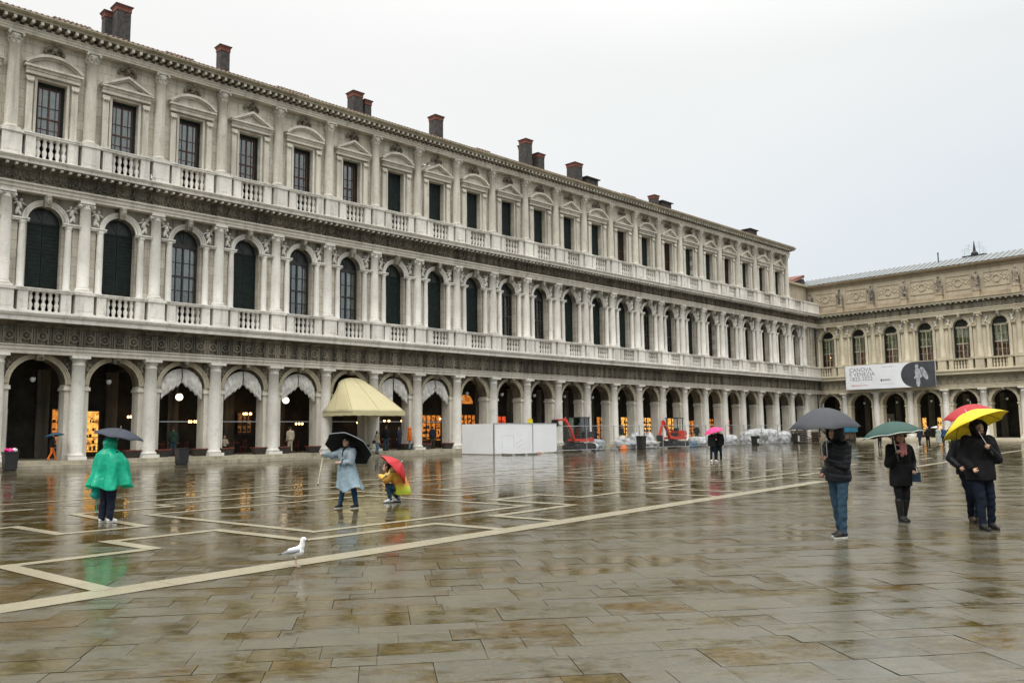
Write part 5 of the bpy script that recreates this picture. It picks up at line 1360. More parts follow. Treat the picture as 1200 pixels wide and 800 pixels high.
# ------------------------------------------------------------------ gulls
white_f = plain('white_feathers', (.72,.72,.72), .7, var=.08, scale=30, bmp=.1); grey_f = plain('grey_feathers', (.27,.28,.31), .7, var=.2, scale=40, bmp=.2); dark_f = plain('black_feathers', (.02,.02,.02), .6)
def gull(loc, rz, label, sc=1, detail=True, group=None):
    t = thing('gull', label, 'gull', loc, rz, group); t.scale = (sc,)*3
    vx = .006 if detail else .012
    b = MB(); b.cap((-.07,0,.19),.05,(.04,0,.20),.070); b.cap((.04,0,.205),.066,(.085,0,.27),.038); b.cap((.085,0,.27),.036,(.095,0,.335),.033); b.ell((.105,0,.35),(.040,.032,.034),12,8); b.cap((-.07,0,.19),.045,(-.16,0,.165),.018)
    for s_ in (-1,1): b.cap((.01,s_*.02,.15),.025,(.01,s_*.02,.115),.010)
    o = blob(b, 'body', white_f, t, vx, 3)
    for s_ in (-1,1):
        w = MB(); w.smooth = True; w.cap((.05,s_*.050,.215),.030,(-.08,s_*.050,.195),.032); w.cap((-.08,s_*.048,.195),.030,(-.17,s_*.022,.168),.012)
        blob(w, 'wing', grey_f, t, vx, 2)
        l = MB(); l.tube([(.01,s_*.02,.13),(.0,s_*.02,.07),(.012,s_*.02,.006)], .005, 6)
        l.add([(.012,s_*.02,.012),(.06,s_*.02-.02,.004),(.065,s_*.02,.004),(.06,s_*.02+.02,.004)], [(0,1,2),(0,2,3)]); l.tube([(.01,s_*.02,.008),(.062,s_*.02,.005)], .004, 5)
        l.build('leg', plain('gull_leg', (.45,.30,.24), .6), t)
        e = MB(); e.smooth = True; e.ell((.122,s_*.027,.355),(.006,.004,.006),8,6); e.build('eye', M['eye'], t)
    w = MB(); w.smooth = True
    for s_ in (-1,1): w.cap((-.15,s_*.018,.175),.014,(-.235,s_*.008,.150),.005)
    w.build('wing_tips', dark_f, t)
    k = MB(); k.smooth = True; k.cap((.138,0,.345),.011,(.175,0,.336),.006); k.build('beak', plain('dark_beak', (.04,.035,.03), .5), t)
    return t
g0 = gull((-2.85,11.12,.008), R(-8), 'white and grey gull standing on the wet paving beside the long white band')
gull(A(7.17,-.85,ZK1), AA+R(200), 'gull resting on the upper cornice at the left of the palace', 1.0, False)
gull(A(30.81,-.85,ZK1), AA+R(10), 'gull on the upper cornice above the eighth arched window', 1.0, False)
gull(A(54.3,-.85,ZK1), AA+R(10), 'gull on the upper cornice near the middle of the palace', 1.0, False)
# the one in the air
t = thing('gull', 'white gull gliding in front of the top storey windows', 'gull', A(23.37,-6,19.6), AA+R(170))
b = MB(); b.cap((-.12,0,0),.04,(.10,0,0),.065); b.cap((.10,0,0),.055,(.20,0,.02),.035); b.cap((-.12,0,0),.035,(-.26,0,0),.02); blob(b, 'body', white_f, t, .012, 2)
for s_ in (-1,1):
    w = MB(); w.smooth = True; w.add([(.10,s_*.04,.02),(-.07,s_*.04,.02),(.14,s_*.35,.12),(-.02,s_*.35,.12),(.02,s_*.72,.06),(-.04,s_*.70,.06),(.10,s_*.04,.0),(-.07,s_*.04,.0),(.14,s_*.35,.10),(-.02,s_*.35,.105),(.02,s_*.72,.055),(-.04,s_*.70,.055)],
        [(0,2,3,1),(2,4,5,3),(6,7,9,8),(8,9,11,10),(0,6,8,2),(2,8,10,4),(1,3,9,7),(3,5,11,9),(4,10,11,5)]); w.build('wing', grey_f, t)
k = MB(); k.cap((.23,0,.018),.012,(.27,0,.012),.005); k.build('beak', plain('yellow_beak', (.5,.3,.05), .5), t)
# ------------------------------------------------------------------ drapes and awning
def drapes(n, label, left_long=False):
    t = thing('drape', label, 'drape', A(LA*(n+.5), .30, 4.32), AA, 'white festoon drapes in the cafe arches')
    for s_ in (-1, 1):
        nu, nv = 34, 14; vs = []; fs = []
        for layer in (0, 1):
            for i in range(nu+1):
                u = i/nu; x = s_*(.03 + u*1.22)
                top = math.sqrt(max(0, 1.29**2 - x*x)) - .02
                if left_long and s_ < 0: bot = -1.3 - .04*math.sin(u*20)
                else: bot = .42 - .95*u**1.1 + .05*math.sin(u*26) - .05
                bot = min(bot, top-.05)
                for j in range(nv+1):
                    v = j/nv; z = top + (bot-top)*v
                    gather = (1-.0*v)
                    fold = (.05+.05*v)*math.sin(u*30 + 2*math.sin(v*3)) * (1 if v < .8 else 1.3)
                    puff = -.16*math.sin(PI*min(1, v*1.0))**1.3 * (.6+.4*math.sin(u*PI)) if not (left_long and s_ < 0) else -.03
                    if v > .82: puff -= .08*math.sin((v-.82)/.18*PI)
                    vs.append((x, fold*.45 + puff + .008*layer, z + .02*math.sin(u*30)*v))
        m = (nu+1)*(nv+1)
        for layer in (0, 1):
            for i in range(nu):
                for j in range(nv):
                    a = layer*m + i*(nv+1)+j; fs.append((a, a+1, a+nv+2, a+nv+1))
        mb = MB(); mb.smooth = True; mb.add(vs, fs); mb.build('swag', M['drape'], t)
    return t
for n, w_ in ((2,'white gathered drapes in the first of the draped arches, over the round globe lamp'),(3,'white gathered drapes in the second draped arch, over the brightest chandelier'),(4,'white gathered drapes in the third draped arch, left of the yellow awning'),(7,'white gathered drapes in the last draped arch, over the lit orange windows')): drapes(n, w_)
drapes(6, 'white drapes just right of the yellow awning, left half let down long', True)

def awning():
    m, t_, b = nt('yellow_canvas'); w = wpos(t_); f = noise_(t_, w, 1.6, 5)
    t_.links.new(mix(t_, f, (.56,.50,.29), (.68,.62,.40)), b.inputs['Base Color']); b.inputs['Roughness'].default_value = .7
    tl = t_.nodes.new('ShaderNodeBsdfTranslucent'); tl.inputs[0].default_value = (.62,.56,.30,1); mx = t_.nodes.new('ShaderNodeMixShader'); mx.inputs[0].default_value = .3
    t_.links.new(b.outputs[0], mx.inputs[1]); t_.links.new(tl.outputs[0], mx.inputs[2]); t_.links.new(mx.outputs[0], t_.nodes['Material Output'].inputs[0])
    t = thing('awning', 'pale yellow cloth awning bulging out of one cafe arch', 'awning', A(21.45, -.45, 0), AA)
    nu, nv = 24, 14; vs = []; fs = []
    # top edge follows the arch, bottom edge is the rectangle left rear - left front - right front - right rear
    B_ = [(-2.3, .25), (-2.0, -2.9), (2.25, -2.9), (2.2, .25)]
    L_ = [math.dist(B_[i], B_[i+1]) for i in range(3)]; T = sum(L_)
    def bot(u):
        s = u*T
        for i in range(3):
            if s <= L_[i] or i == 2:
                q = min(1, s/L_[i]); return (B_[i][0]+(B_[i+1][0]-B_[i][0])*q, B_[i][1]+(B_[i+1][1]-B_[i][1])*q)
            s -= L_[i]
    for i in range(nu+1):
        u = i/nu; a = PI*(1-u); x0, z0 = 1.27*math.cos(a), 4.40 + 1.05*math.sin(a)**.5; 
        x1, y1 = bot(u)
        for j in range(nv+1):
            v = j/nv; e = v**(1.0)
            z = z0 + (3.08 - z0)*v + .06*math.sin(PI*v)
            vs.append((x0+(x1-x0)*e, .1+(y1-.1)*e, z + .02*math.sin(u*44)*v))
    for i in range(nu):
        for j in range(nv):
            a = i*(nv+1)+j; fs.append((a, a+1, a+nv+2, a+nv+1))
    mb = MB(); mb.smooth = True; mb.add(vs, fs); cv = mb.build('canvas', m, t)
    sd = cv.modifiers.new('s', 'SOLIDIFY'); sd.thickness = .01
    vs = []; fs = []; K = 60
    for i in range(K+1):
        x, y = bot(i/K); vs += [(x, y, 3.085), (x, y-.005, 2.80 - .012*math.sin(i*1.3))]
    for i in range(K): fs.append((2*i, 2*i+1, 2*i+3, 2*i+2))
    mb = MB(); mb.add(vs, fs); vl = mb.build('valance', m, t); sd = vl.modifiers.new('s', 'SOLIDIFY'); sd.thickness = .01
    sm = MB()
    for i in (3, 7, 12, 17, 21):
        sm.tube([Vector(me_v) + Vector((0,-.004,.006)) for me_v in [cv.data.vertices[i*(nv+1)+j].co for j in range(nv+1)]], .012, 4)
    sm.build('seam', plain('awning_seam', (.34,.28,.12), .7), t)
    fr = MB()
    for a, b_ in (((-2.3,.25),(-2.0,-2.85)),((-2.0,-2.85),(2.2,-2.85)),((2.2,-2.85),(2.2,.25))): fr.tube([(a[0],a[1],3.04),(b_[0],b_[1],3.04)], .02, 6)
    fr.build('frame', M['steel'], t)
awning()

# ------------------------------------------------------------------ planters, tables and chairs of the cafe
def planter(x, y, label):
    t = thing('planter', label, 'planter', A(x, y, .39), AA, 'low dark red troughs at the foot of the cafe piers')
    m = MB(); m.add([(-.30,-.2,0),(.30,-.2,0),(.30,.2,0),(-.30,.2,0),(-.42,-.28,.42),(.42,-.28,.42),(.42,.28,.42),(-.42,.28,.42),(-.36,-.22,.42),(.36,-.22,.42),(.36,.22,.42),(-.36,.22,.42),(-.34,-.2,.30),(.34,-.2,.30),(.34,.2,.30),(-.34,.2,.30)],
        [(0,3,2,1),(0,1,5,4),(1,2,6,5),(2,3,7,6),(3,0,4,7),(4,5,9,8),(5,6,10,9),(6,7,11,10),(7,4,8,11),(8,9,13,12),(9,10,14,13),(10,11,15,14),(11,8,12,15),(12,13,14,15)]); m.build('trough', M['wood_dark'], t)
    m = MB(); m.box(-.45,.45,-.31,.31,.40,.43) if False else m.box(-.45,.45,-.31,-.27,.40,.45); m.box(-.45,.45,.27,.31,.40,.45); m.box(-.45,-.41,-.27,.27,.40,.45); m.box(.41,.45,-.27,.27,.40,.45); m.build('rim', M['red_wood'], t)
    return t
ordn = ['second','third','fourth','fifth','sixth','seventh','eighth','ninth']
pl0 = None
for i, n in enumerate(range(2, 9)):
    for s_, w_ in ((-1,'left'),(1,'right')):
        if (n == 2 and s_ < 0) : pass
        lab = 'low dark red trough at the %s foot of the %s column' % (w_, ordn[i])
        if pl0 is None: pl0 = planter(LA*n + s_*.85, .15, lab)
        else: dup(pl0, A(LA*n + s_*.85, .15, .39), AA, lab)
def cafe_table(p, lab):
    t = thing('cafe_table', lab, 'table', p, AA, 'round cafe tables under the arcade')
    m = MB(); m.lathe([(.33,.70),(.36,.715),(.36,.735),(.33,.745)], (0,0), 18); m.build('top', M['red_wood'], t)
    m = MB(); m.lathe([(.24,0),(.22,.03),(.05,.06),(.03,.12),(.03,.70)], (0,0), 12); m.build('pedestal', M['iron'], t); return t
def cafe_chair(p, rz, lab):
    t = thing('cafe_chair', lab, 'chair', p, rz, 'red-brown cafe chairs under the arcade')
    m = MB(); m.box(-.21,.21,-.21,.21,.43,.47); m.build('seat', M['red_wood'], t)
    for x in (-.18,.18):
        for y in (-.18,.18): m = MB(); m.box(x-.02,x+.02,y-.02,y+.02,0,.432); m.build('leg', M['red_wood'], t)
    m = MB(); m.box(-.21,-.17,.17,.21,.47,.92); m.box(.17,.21,.17,.21,.47,.92); m.box(-.17,.17,.175,.205,.82,.90); m.box(-.17,.17,.175,.205,.62,.68); m.build('backrest', M['red_wood'], t); return t
ta = None; ca = None
bays = {2:'first draped arch',3:'second draped arch',4:'third draped arch',6:'arch right of the yellow awning',7:'last draped arch'}
for n, w_ in bays.items():
    x = LA*(n+.5)
    for j, (dx, dy) in enumerate(((-.55, 1.9), (.75, 2.8))):
        lab = 'round table in the %s, %s one' % (w_, ('nearer','deeper')[j])
        if ta is None: ta = cafe_table(A(x+dx, dy, .39), lab)
        else: dup(ta, A(x+dx, dy, .39), AA, lab)
        for q, (cx, cy, rr, ww) in enumerate(((-.55,0,90,'left'),(.55,0,-90,'right'))):
            lab = 'red-brown chair %s of the %s table, %s' % (ww, ('nearer','deeper')[j], w_)
            if ca is None: ca = cafe_chair(A(x+dx+cx, dy+cy, .39), AA+R(rr), lab)
            else: dup(ca, A(x+dx+cx, dy+cy, .39), AA+R(rr), lab)

# ------------------------------------------------------------------ bins
def bin_(p, lab, rz=AA, cap=None, sc=1):
    t = thing('waste_bin', lab, 'bin', p, rz); t.scale = (1,1,sc)
    m = MB(); m.add([(-.26,-.26,.05),(.26,-.26,.05),(.26,.26,.05),(-.26,.26,.05),(-.31,-.31,.86),(.31,-.31,.86),(.31,.31,.86),(-.31,.31,.86)], [(0,3,2,1),(4,5,6,7),(0,1,5,4),(1,2,6,5),(2,3,7,6),(3,0,4,7)]); m.build('bin_body', M['black'], t)
    m = MB(); m.box(-.33,.33,-.33,.33,.86,.93); m.build('rim', M['iron'], t)
    m = MB(); m.box(-.23,.23,-.23,.23,0,.049); m.build('foot', M['iron'], t)
    return t
b1 = bin_(A(.35,-1.9,0), 'black waste bin with pink and white rubbish heaped on top, left edge')
for i, (dx, dy, c_) in enumerate(((-.14,.0,(.60,.02,.18)),(.08,.08,(.65,.03,.22)),(.16,-.05,(.6,.6,.6)),(-.02,-.12,(.70,.05,.25)))):
    m = MB(); m.ell((0,0,0),(.13,.12,.11),10,8); o = blob(m, 'rubbish', cloth('rubbish%d' % i, c_, .5), b1, .018, 1, foldf(.04,14,i)); o.location = (dx,dy,1.0)
bin_(A(8.96,-1.9,0), 'black waste bin standing in front of the first draped arch')
bin_(A(47.12,-5.7,0), 'tall black wheeled bin in front of the site fence between the two diggers', sc=1.25)
b4 = bin_(A(66.2,-5.8,0), 'black bin with a pale notice among the white sacks'); m = MB(); m.box(-.16,.16,-.325,-.30,.25,.65); m.build('notice', white_sole, b4)
b5 = bin_(A(75.0,-5.8,0), 'black bin with white side at the end of the site fence', sc=1.15); m = MB(); m.box(-.20,.12,-.325,-.30,.20,.75); m.build('notice', white_sole, b5)

# ------------------------------------------------------------------ hoarding and site fence
def hoarding():
    t = thing('site_hoarding', 'white board hoarding round the works at the foot of the arcade', 'hoarding', A(0,-5.2,0), AA)
    wm = plain('white_board', (.74,.75,.77), .45, var=.04, scale=.8)
    x0, x1 = 30.2, 36.9; xs = [30.2, 34.2, 36.9]
    for a, b_ in zip(xs, xs[1:]):
        m = MB(); m.box(a+.012, b_-.012, -.03, .03, .06, 2.22); bd = m.build('board', wm, t)
        m = MB(); m.box(a+.012, b_-.012, -.05, .05, 2.22, 2.27); m.box(a-.03+.03, a+.05, -.052, .052, .0, 2.22); m.build('rail', M['steel'], t)
    for x in (x0, x1):
        m = MB(); m.box(x-.03, x+.03, .06, 3.4, .06, 2.22); m.build('board', wm, t)
    # thin outlines drawn on the first board
    m = MB()
    def ln(pts, w=.018):
        for a, b_ in zip(pts, pts[1:]): m.bar((a[0],-.0325,a[1]),(b_[0],-.0325,b_[1]), w, .004)
    ln([(31.0,.45),(31.0,1.35),(32.2,1.35),(32.2,.45)]); ln([(32.3,.7),(33.0,1.0),(33.3,.95)]); ln([(32.5,.45),(33.3,.8)])
    m.build('drawn_outline', plain('grey_ink', (.40,.41,.43), .6), t)
hoarding()
def fence_panel(x0, x1, y, lab):
    t = thing('fence_panel', lab, 'fence panel', A(x0, y, 0), AA, 'mesh panels of the site fence'); L = x1-x0
    m = MB()
    for x in (.03, L-.03): m.tube([(x,0,.06),(x,0,2.05)], .022, 6)
    for z in (.15, 2.03): m.tube([(.03,0,z),(L-.03,0,z)], .02, 6)
    m.build('frame', M['steel'], t)
    m = MB(); k = int(L/.11)
    for i in range(1, k): m.tube([(L*i/k,0,.15),(L*i/k,0,2.03)], .0028, 3, False)
    for i in range(1, 8): m.tube([(.03,0,.15+i*.235),(L-.03,0,.15+i*.235)], .003, 3, False)
    m.build('wire_mesh', M['steel'], t)
    m = MB(); m.box(-.12,.12,-.35,.35,0,.13); m.build('foot_block', plain('concrete_foot', (.25,.25,.23), .9), t)
fx = [36.95, 40.4, 43.9, 47.4, 50.9, 54.4, 57.9, 61.4, 64.9, 68.4, 71.9, 75.4, 78.9]
fl = ['right beside the white hoarding, before the cab digger','second from the white hoarding, right of the cab','third from the white hoarding, behind the wheeled bin','fourth from the hoarding, between the diggers','fifth from the hoarding, before the open digger','sixth from the hoarding, just past the open digger','seventh from the hoarding, before the shop with the white cap','eighth from the hoarding, behind the pink umbrella','ninth from the hoarding, before the first heap of sacks','tenth from the hoarding, before large white sacks','eleventh from the hoarding, before the tallest sacks','last before the corner, farthest from the hoarding']
for a, b_, l_ in zip(fx, fx[1:], fl): fence_panel(a, b_, -5.3, 'mesh fence panel ' + l_)

# ------------------------------------------------------------------ diggers
def digger(x, y, rz, lab, cab):
    t = thing('mini_excavator', lab, 'excavator', A(x, y, 0), AA + rz); rp, bk = M['red_paint'], M['black']
    for s_ in (-1,1):
        m = MB(); P = []
        for i in range(9): P.append((-.80 - .24*math.sin(PI*i/8), .27 - .24*math.cos(PI*i/8)))
        for i in range(9): P.append((.80 + .24*math.sin(PI*i/8), .27 + .24*math.cos(PI*i/8)))
        m.prism(P, s_*.62-.15, s_*.62+.15)
        for i in range(15): m.box(-.86+.12*i, -.80+.12*i, s_*.62-.16, s_*.62+.16, .50, .53)
        tr = m.build('track', M['rubber'], t)
        for xx in (-.8,-.4,0,.4,.8):
            m = MB(); m.ring(xx, .27, .03, .16 if abs(xx) > .7 else .10, -.01, .01, 0, 2*PI, 12); m.move(0, (0, s_*.78, 0)); m.build('roller', M['iron'], tr)
    m = MB(); m.box(-.45,.45,-.5,.5,.22,.50); m.lathe([(.36,.50),(.36,.62)], (0,0), 16); m.build('undercarriage', bk, t)
    m = MB(); m.prism([(-.95,.66),(.62,.66),(.68,.75),(.62,.86),(-.90,.95),(-1.0,.8)], -.60, .60); m.build('platform', rp, t)
    m = MB(); m.prism([(-1.0,.98),(-.28,.95),(-.28,1.30),(-.45,1.42),(-.92,1.38),(-1.05,1.15)], -.60, .60); m.build('engine_cover', bk if cab else rp, t)
    m = MB(); m.prism([(1.0,.08),(1.12,.10),(1.14,.38),(1.06,.40)], -.72, .72); m.bar((.7,-.4,.3),(1.06,-.4,.25),.08); m.bar((.7,.4,.3),(1.06,.4,.25),.08); m.build('blade', bk, t)
    m = MB(); m.box(-.38,.08,-.22,.22,.95,1.22); m.box(-.42,-.30,-.22,.22,1.22,1.62); m.build('seat', bk, t)
    zt = 2.42
    m = MB(); w = .055
    for xx, yy in ((-.48,-.56),(-.48,.56)) + (((.55,-.56),(.55,.56)) if cab else ((.30,-.56),(.30,.56))): m.box(xx-w/2, xx+w/2, yy-w/2, yy+w/2, .95, zt)
    m.box(-.55, .62 if cab else .40, -.62, .62, zt, zt+.07)
    if cab:
        for yy in (-.56,.56): m.box(-.46,.53, yy-.02, yy+.02, 1.45, 1.50); m.box(.02,.06, yy-.02, yy+.02, .95, zt)
    cf = m.build('cab_frame' if cab else 'canopy_frame', bk, t)
    if cab:
        gm = glass('cab_glass', (.45,.62,.55), .4)
        for yy in (-.56,.56): m = MB(); m.box(-.455,.52, yy-.006, yy+.006, .95, zt); m.build('pane', gm, cf)
        for xx in (-.48,.55): m = MB(); m.box(xx-.006,xx+.006,-.53,.53,1.0,zt); m.build('pane', gm, cf)
        m = MB(); m.box(-.46,.5,-.52,.52,.92,1.35); m.build('cab_door', plain('cab_green', (.03,.07,.05), .5), cf)
    # boom, dipper, bucket
    m = MB(); pts = [(.66,0,.80),(1.05,0,1.55),(1.55,0,2.15)] if not cab else [(.66,0,.85),(1.10,0,1.70),(1.62,0,2.28)]
    for a, b_ in zip(pts, pts[1:]): m.bar(a, b_, .17, .24)
    m.tube([(pts[1][0],-.1,pts[1][2]),(pts[1][0],.1,pts[1][2])], .13, 10); m.build('boom', rp, t)
    e = pts[-1]; dp = (e[0]+.55, 0, e[2]-1.15) if not cab else (e[0]+1.05, 0, e[2]-.02)
    m = MB(); m.bar(e, dp, .14, .20); m.tube([(e[0],-.11,e[2]),(e[0],.11,e[2])], .12, 10); m.build('dipper', rp, t)
    m = MB(); m.tube([(.75,0,1.05),(pts[1][0]+.12,0,pts[1][2]-.15)], .045, 8); m.tube([(pts[1][0],0,pts[1][2]+.22),(e[0]-.05,0,e[2]+.2)], .04, 8); m.build('hydraulic_ram', M['steel'], t)
    bx, bz = dp[0], dp[2]
    m = MB(); Q = [(bx-.08,bz+.05),(bx+.12,bz),(bx+.14,bz-.30),(bx-.05,bz-.48),(bx-.34,bz-.46),(bx-.40,bz-.38),(bx-.12,bz-.34),(bx-.05,bz-.2)]
    m.prism(Q, -.26, .26)
    for i in range(4): m.box(bx-.48, bx-.38, -.24+.15*i, -.19+.15*i, bz-.43, bz-.38)
    m.build('bucket', M['iron'], t)
    t.scale = (1.12,)*3
    return t
digger(42.3, -2.9, R(180), 'red mini excavator with glazed dark cab beside the white hoarding, arm stretched to the left', True)
digger(56.0, -3.0, R(180), 'red mini excavator with open roof frame further right behind the fence', False)

# ------------------------------------------------------------------ bulk bags, sand, planks
sackm = plain('white_sack', (.42,.43,.44), .7, var=.35, scale=3, bmp=.2); sackg = plain('grey_sack', (.25,.27,.29), .6, var=.3, scale=3, bmp=.2)
def sack(x, y, sx, sy, sz, lab, mat=None, seed=0, loops=True, fill=None):
    t = thing('bulk_bag', lab, 'bulk bag', A(x, y, 0), AA + .2*seed, 'bulk bags behind the site fence')
    m = MB(); r = random.Random(seed)
    for i in range(7): m.ell((r.uniform(-.25,.25)*sx, r.uniform(-.2,.2)*sy, sz*(.30+.3*r.random())), (sx*.36, sy*.36, sz*.36), 10, 8)
    m.fr([(0,0,.0,sx*.46,sy*.46),(0,0,sz*.3,sx*.5,sy*.5),(0,0,sz*.65,sx*.46,sy*.46),(0,0,sz*.78,sx*.34,sy*.34)], 16)
    blob(m, 'sack_body', mat or sackm, t, .035, 4, foldf(.07, 3.2, seed, 1))
    if loops:
        for a in (.6, 2.3, 3.9, 5.4): m = MB(); c = (math.cos(a)*sx*.34, math.sin(a)*sy*.34); m.tube([(c[0]-.12,c[1],sz*.7),(c[0]-.06,c[1],sz*.95),(c[0]+.05,c[1],sz*.97),(c[0]+.12,c[1],sz*.7)], .03, 6); m.build('lifting_loop', mat or sackm, t)
    if fill: m = MB(); m.smooth = True; m.ell((0,0,sz*.82),(sx*.3,sy*.3,sz*.14),12,8); m.build('fill', fill, t)
    return t
sack(43.4,-3.2,1.1,1.1,.75,'low white bag collapsed at the tracks of the cab digger', seed=1, loops=False)
sack(44.7,-2.9,1.9,1.3,1.05,'slumped grey bag right of the cab digger', sackg, 2, False)
sack(47.6,-3.4,1.5,1.3,1.25,'upright white bag with yellow sand showing in its top', seed=3, fill=plain('yellow_sand', (.5,.36,.08), .9))
sack(49.4,-2.6,2.2,1.3,.95,'wide slumped grey bag behind the wheeled bin', sackg, 4, False)
sack(51.6,-3.4,1.9,1.2,.75,'low white bag right of the wheeled bin', seed=5, loops=False)
sack(51.4,-1.9,1.2,1.1,1.6,'tall pale bag stacked behind the low white one', seed=6)
sack(53.0,-2.2,1.1,1.1,1.5,'tall white bag just left of the open digger', seed=7)
sack(59.9,-3.2,2.2,1.4,1.15,'white bag right of the open digger', seed=8, loops=False)
sack(63.4,-3.0,2.0,1.4,1.35,'white bag left part of the heap right of the pink umbrella', seed=9)
sack(65.2,-3.4,1.9,1.4,1.15,'white bag behind the bin with the pale notice', seed=10)
sack(70.4,-3.2,2.9,1.8,1.75,'large white bag left of the two tallest', seed=11)
sack(73.6,-3.0,3.0,1.8,1.9,'tallest white bag at the end of the fence', seed=12)
sack(76.6,-3.4,1.7,1.5,1.5,'white bag at the corner beside the plank stacks', seed=13)
# tarpaulin roll and flat timber beside
t = thing('tarpaulin_heap', 'blue and dark tarpaulin heaped on pallets right of the open digger', 'tarpaulin', A(57.9,-3.6,0), AA)
m = MB(); m.fr([(0,0,0,1.0,.6),(0,0,.3,.9,.5),(0.2,0,.5,.6,.3)], 14); blob(m, 'sheet', plain('blue_tarp', (.03,.07,.12), .5), t, .04, 1, foldf(.12,4))
t = thing('pallet', 'white painted pallet lying flat before the hoarding', 'pallet', A(31.5,-6.6,0), AA)
m = MB()
for i in range(5): m.box(-1.4,1.4,-.5+.22*i,-.38+.22*i,.10,.13)
m.build('deck_board', white_sole, t); m = MB()
for xx in (-1.3,0,1.3): m.box(xx-.05,xx+.05,-.5,.5,0,.10)
m.build('bearer', M['steel'], t)
t = thing('barrier', 'orange and white plastic barrier lying beside the pallet', 'barrier', A(33.6,-6.3,0), AA+.1)
m = MB(); m.box(-.7,.7,-.06,.06,.02,.12); m.build('bar', white_sole, t); m = MB(); m.box(-.2,.3,-.064,.064,.018,.122); m.build('stripe', plain('orange_plastic', (.7,.16,.02), .4), t)
t = thing('safety_bollard', 'orange plastic weight beside the slumped grey bag', 'bollard', A(46.1,-4.6,0), AA); m = MB(); m.lathe([(.35,0),(.35,.08),(.28,.30),(.12,.38)], (0,0), 12); m.build('base', plain('orange_plastic', (.7,.16,.02), .4), t); m = MB(); m.lathe([(.06,.36),(.04,.55)], (0,0), 8); m.build('stem', white_sole, t)
t = thing('beacon_box', 'small yellow box on top of the hoarding by the digger arm', 'box', A(34.0,-5.2,2.27), AA); m = MB(); m.box(-.16,.16,-.1,.1,0,.28); m.build('case', plain('yellow_plastic', (.75,.65,.02), .4), t); m = MB(); m.lathe([(.06,.28),(.05,.36),(.01,.38)],(0,0),8); m.build('lens', plain('orange_plastic', (.7,.16,.02), .4), t)
# stacked raised walkways in the corner
wk = plain('walkway_wood', (.13,.09,.06), .8, var=.4, scale=3)
def walk(x, y, n, rz, lab):
    t = thing('walkway_stack', lab, 'plank stack', A(x, y, 0), AA+rz, 'stacked duckboards in the corner')
    for i in range(n):
        m = MB(); z = .1 + i*.20; r = random.Random(i+int(x)); dx = r.uniform(-.15,.15)
        for q in range(7): m.box(-1.5+dx, 1.5+dx, -.5+.145*q, -.38+.145*q, z+.07, z+.11)
        m.box(-1.3+dx,-1.2+dx,-.48,.48,z-.08,z+.068); m.box(1.2+dx,1.3+dx,-.48,.48,z-.08,z+.068); m.build('walkway', wk, t)
walk(80.0,-3.6,7,.1,'taller stack of brown wooden walkways behind the grey umbrella, left one')
walk(83.6,-3.2,6,-.1,'brown wooden walkways stacked nearest the corner')
t = thing('market_cart', 'blue and brown covered cart parked in the corner by the far arches', 'cart', A(88.6,-5.5,0), AA)
m = MB(); m.box(-1.1,1.1,-.6,.6,.35,1.15); m.build('body', wk, t); m = MB(); m.box(-1.3,1.3,-.8,.8,1.15,2.25); m.build('cover', plain('blue_cover', (.02,.20,.32), .6), t)
for s_ in (-1,1): m = MB(); m.ring(s_*.7,.28,.0,.28,-.66,-.60,0,2*PI,14); m.build('wheel', M['rubber'], t)
t = thing('market_cart', 'reddish brown stall cart before the first far arches', 'cart', B(5.0,-1.9,0), BA)
m = MB(); m.box(-.9,.9,-.5,.5,.3,1.6); m.build('body', plain('rust_wood', (.28,.10,.05), .7, var=.4), t); m = MB(); m.prism([(-1.0,1.6),(1.0,1.6),(.7,2.1),(-.7,2.1)], -.6, .6); m.build('cover', beige, t)
for s_ in (-1,1): m = MB(); m.ring(s_*.55,.25,.0,.25,-.56,-.50,0,2*PI,14); m.build('wheel', M['rubber'], t)

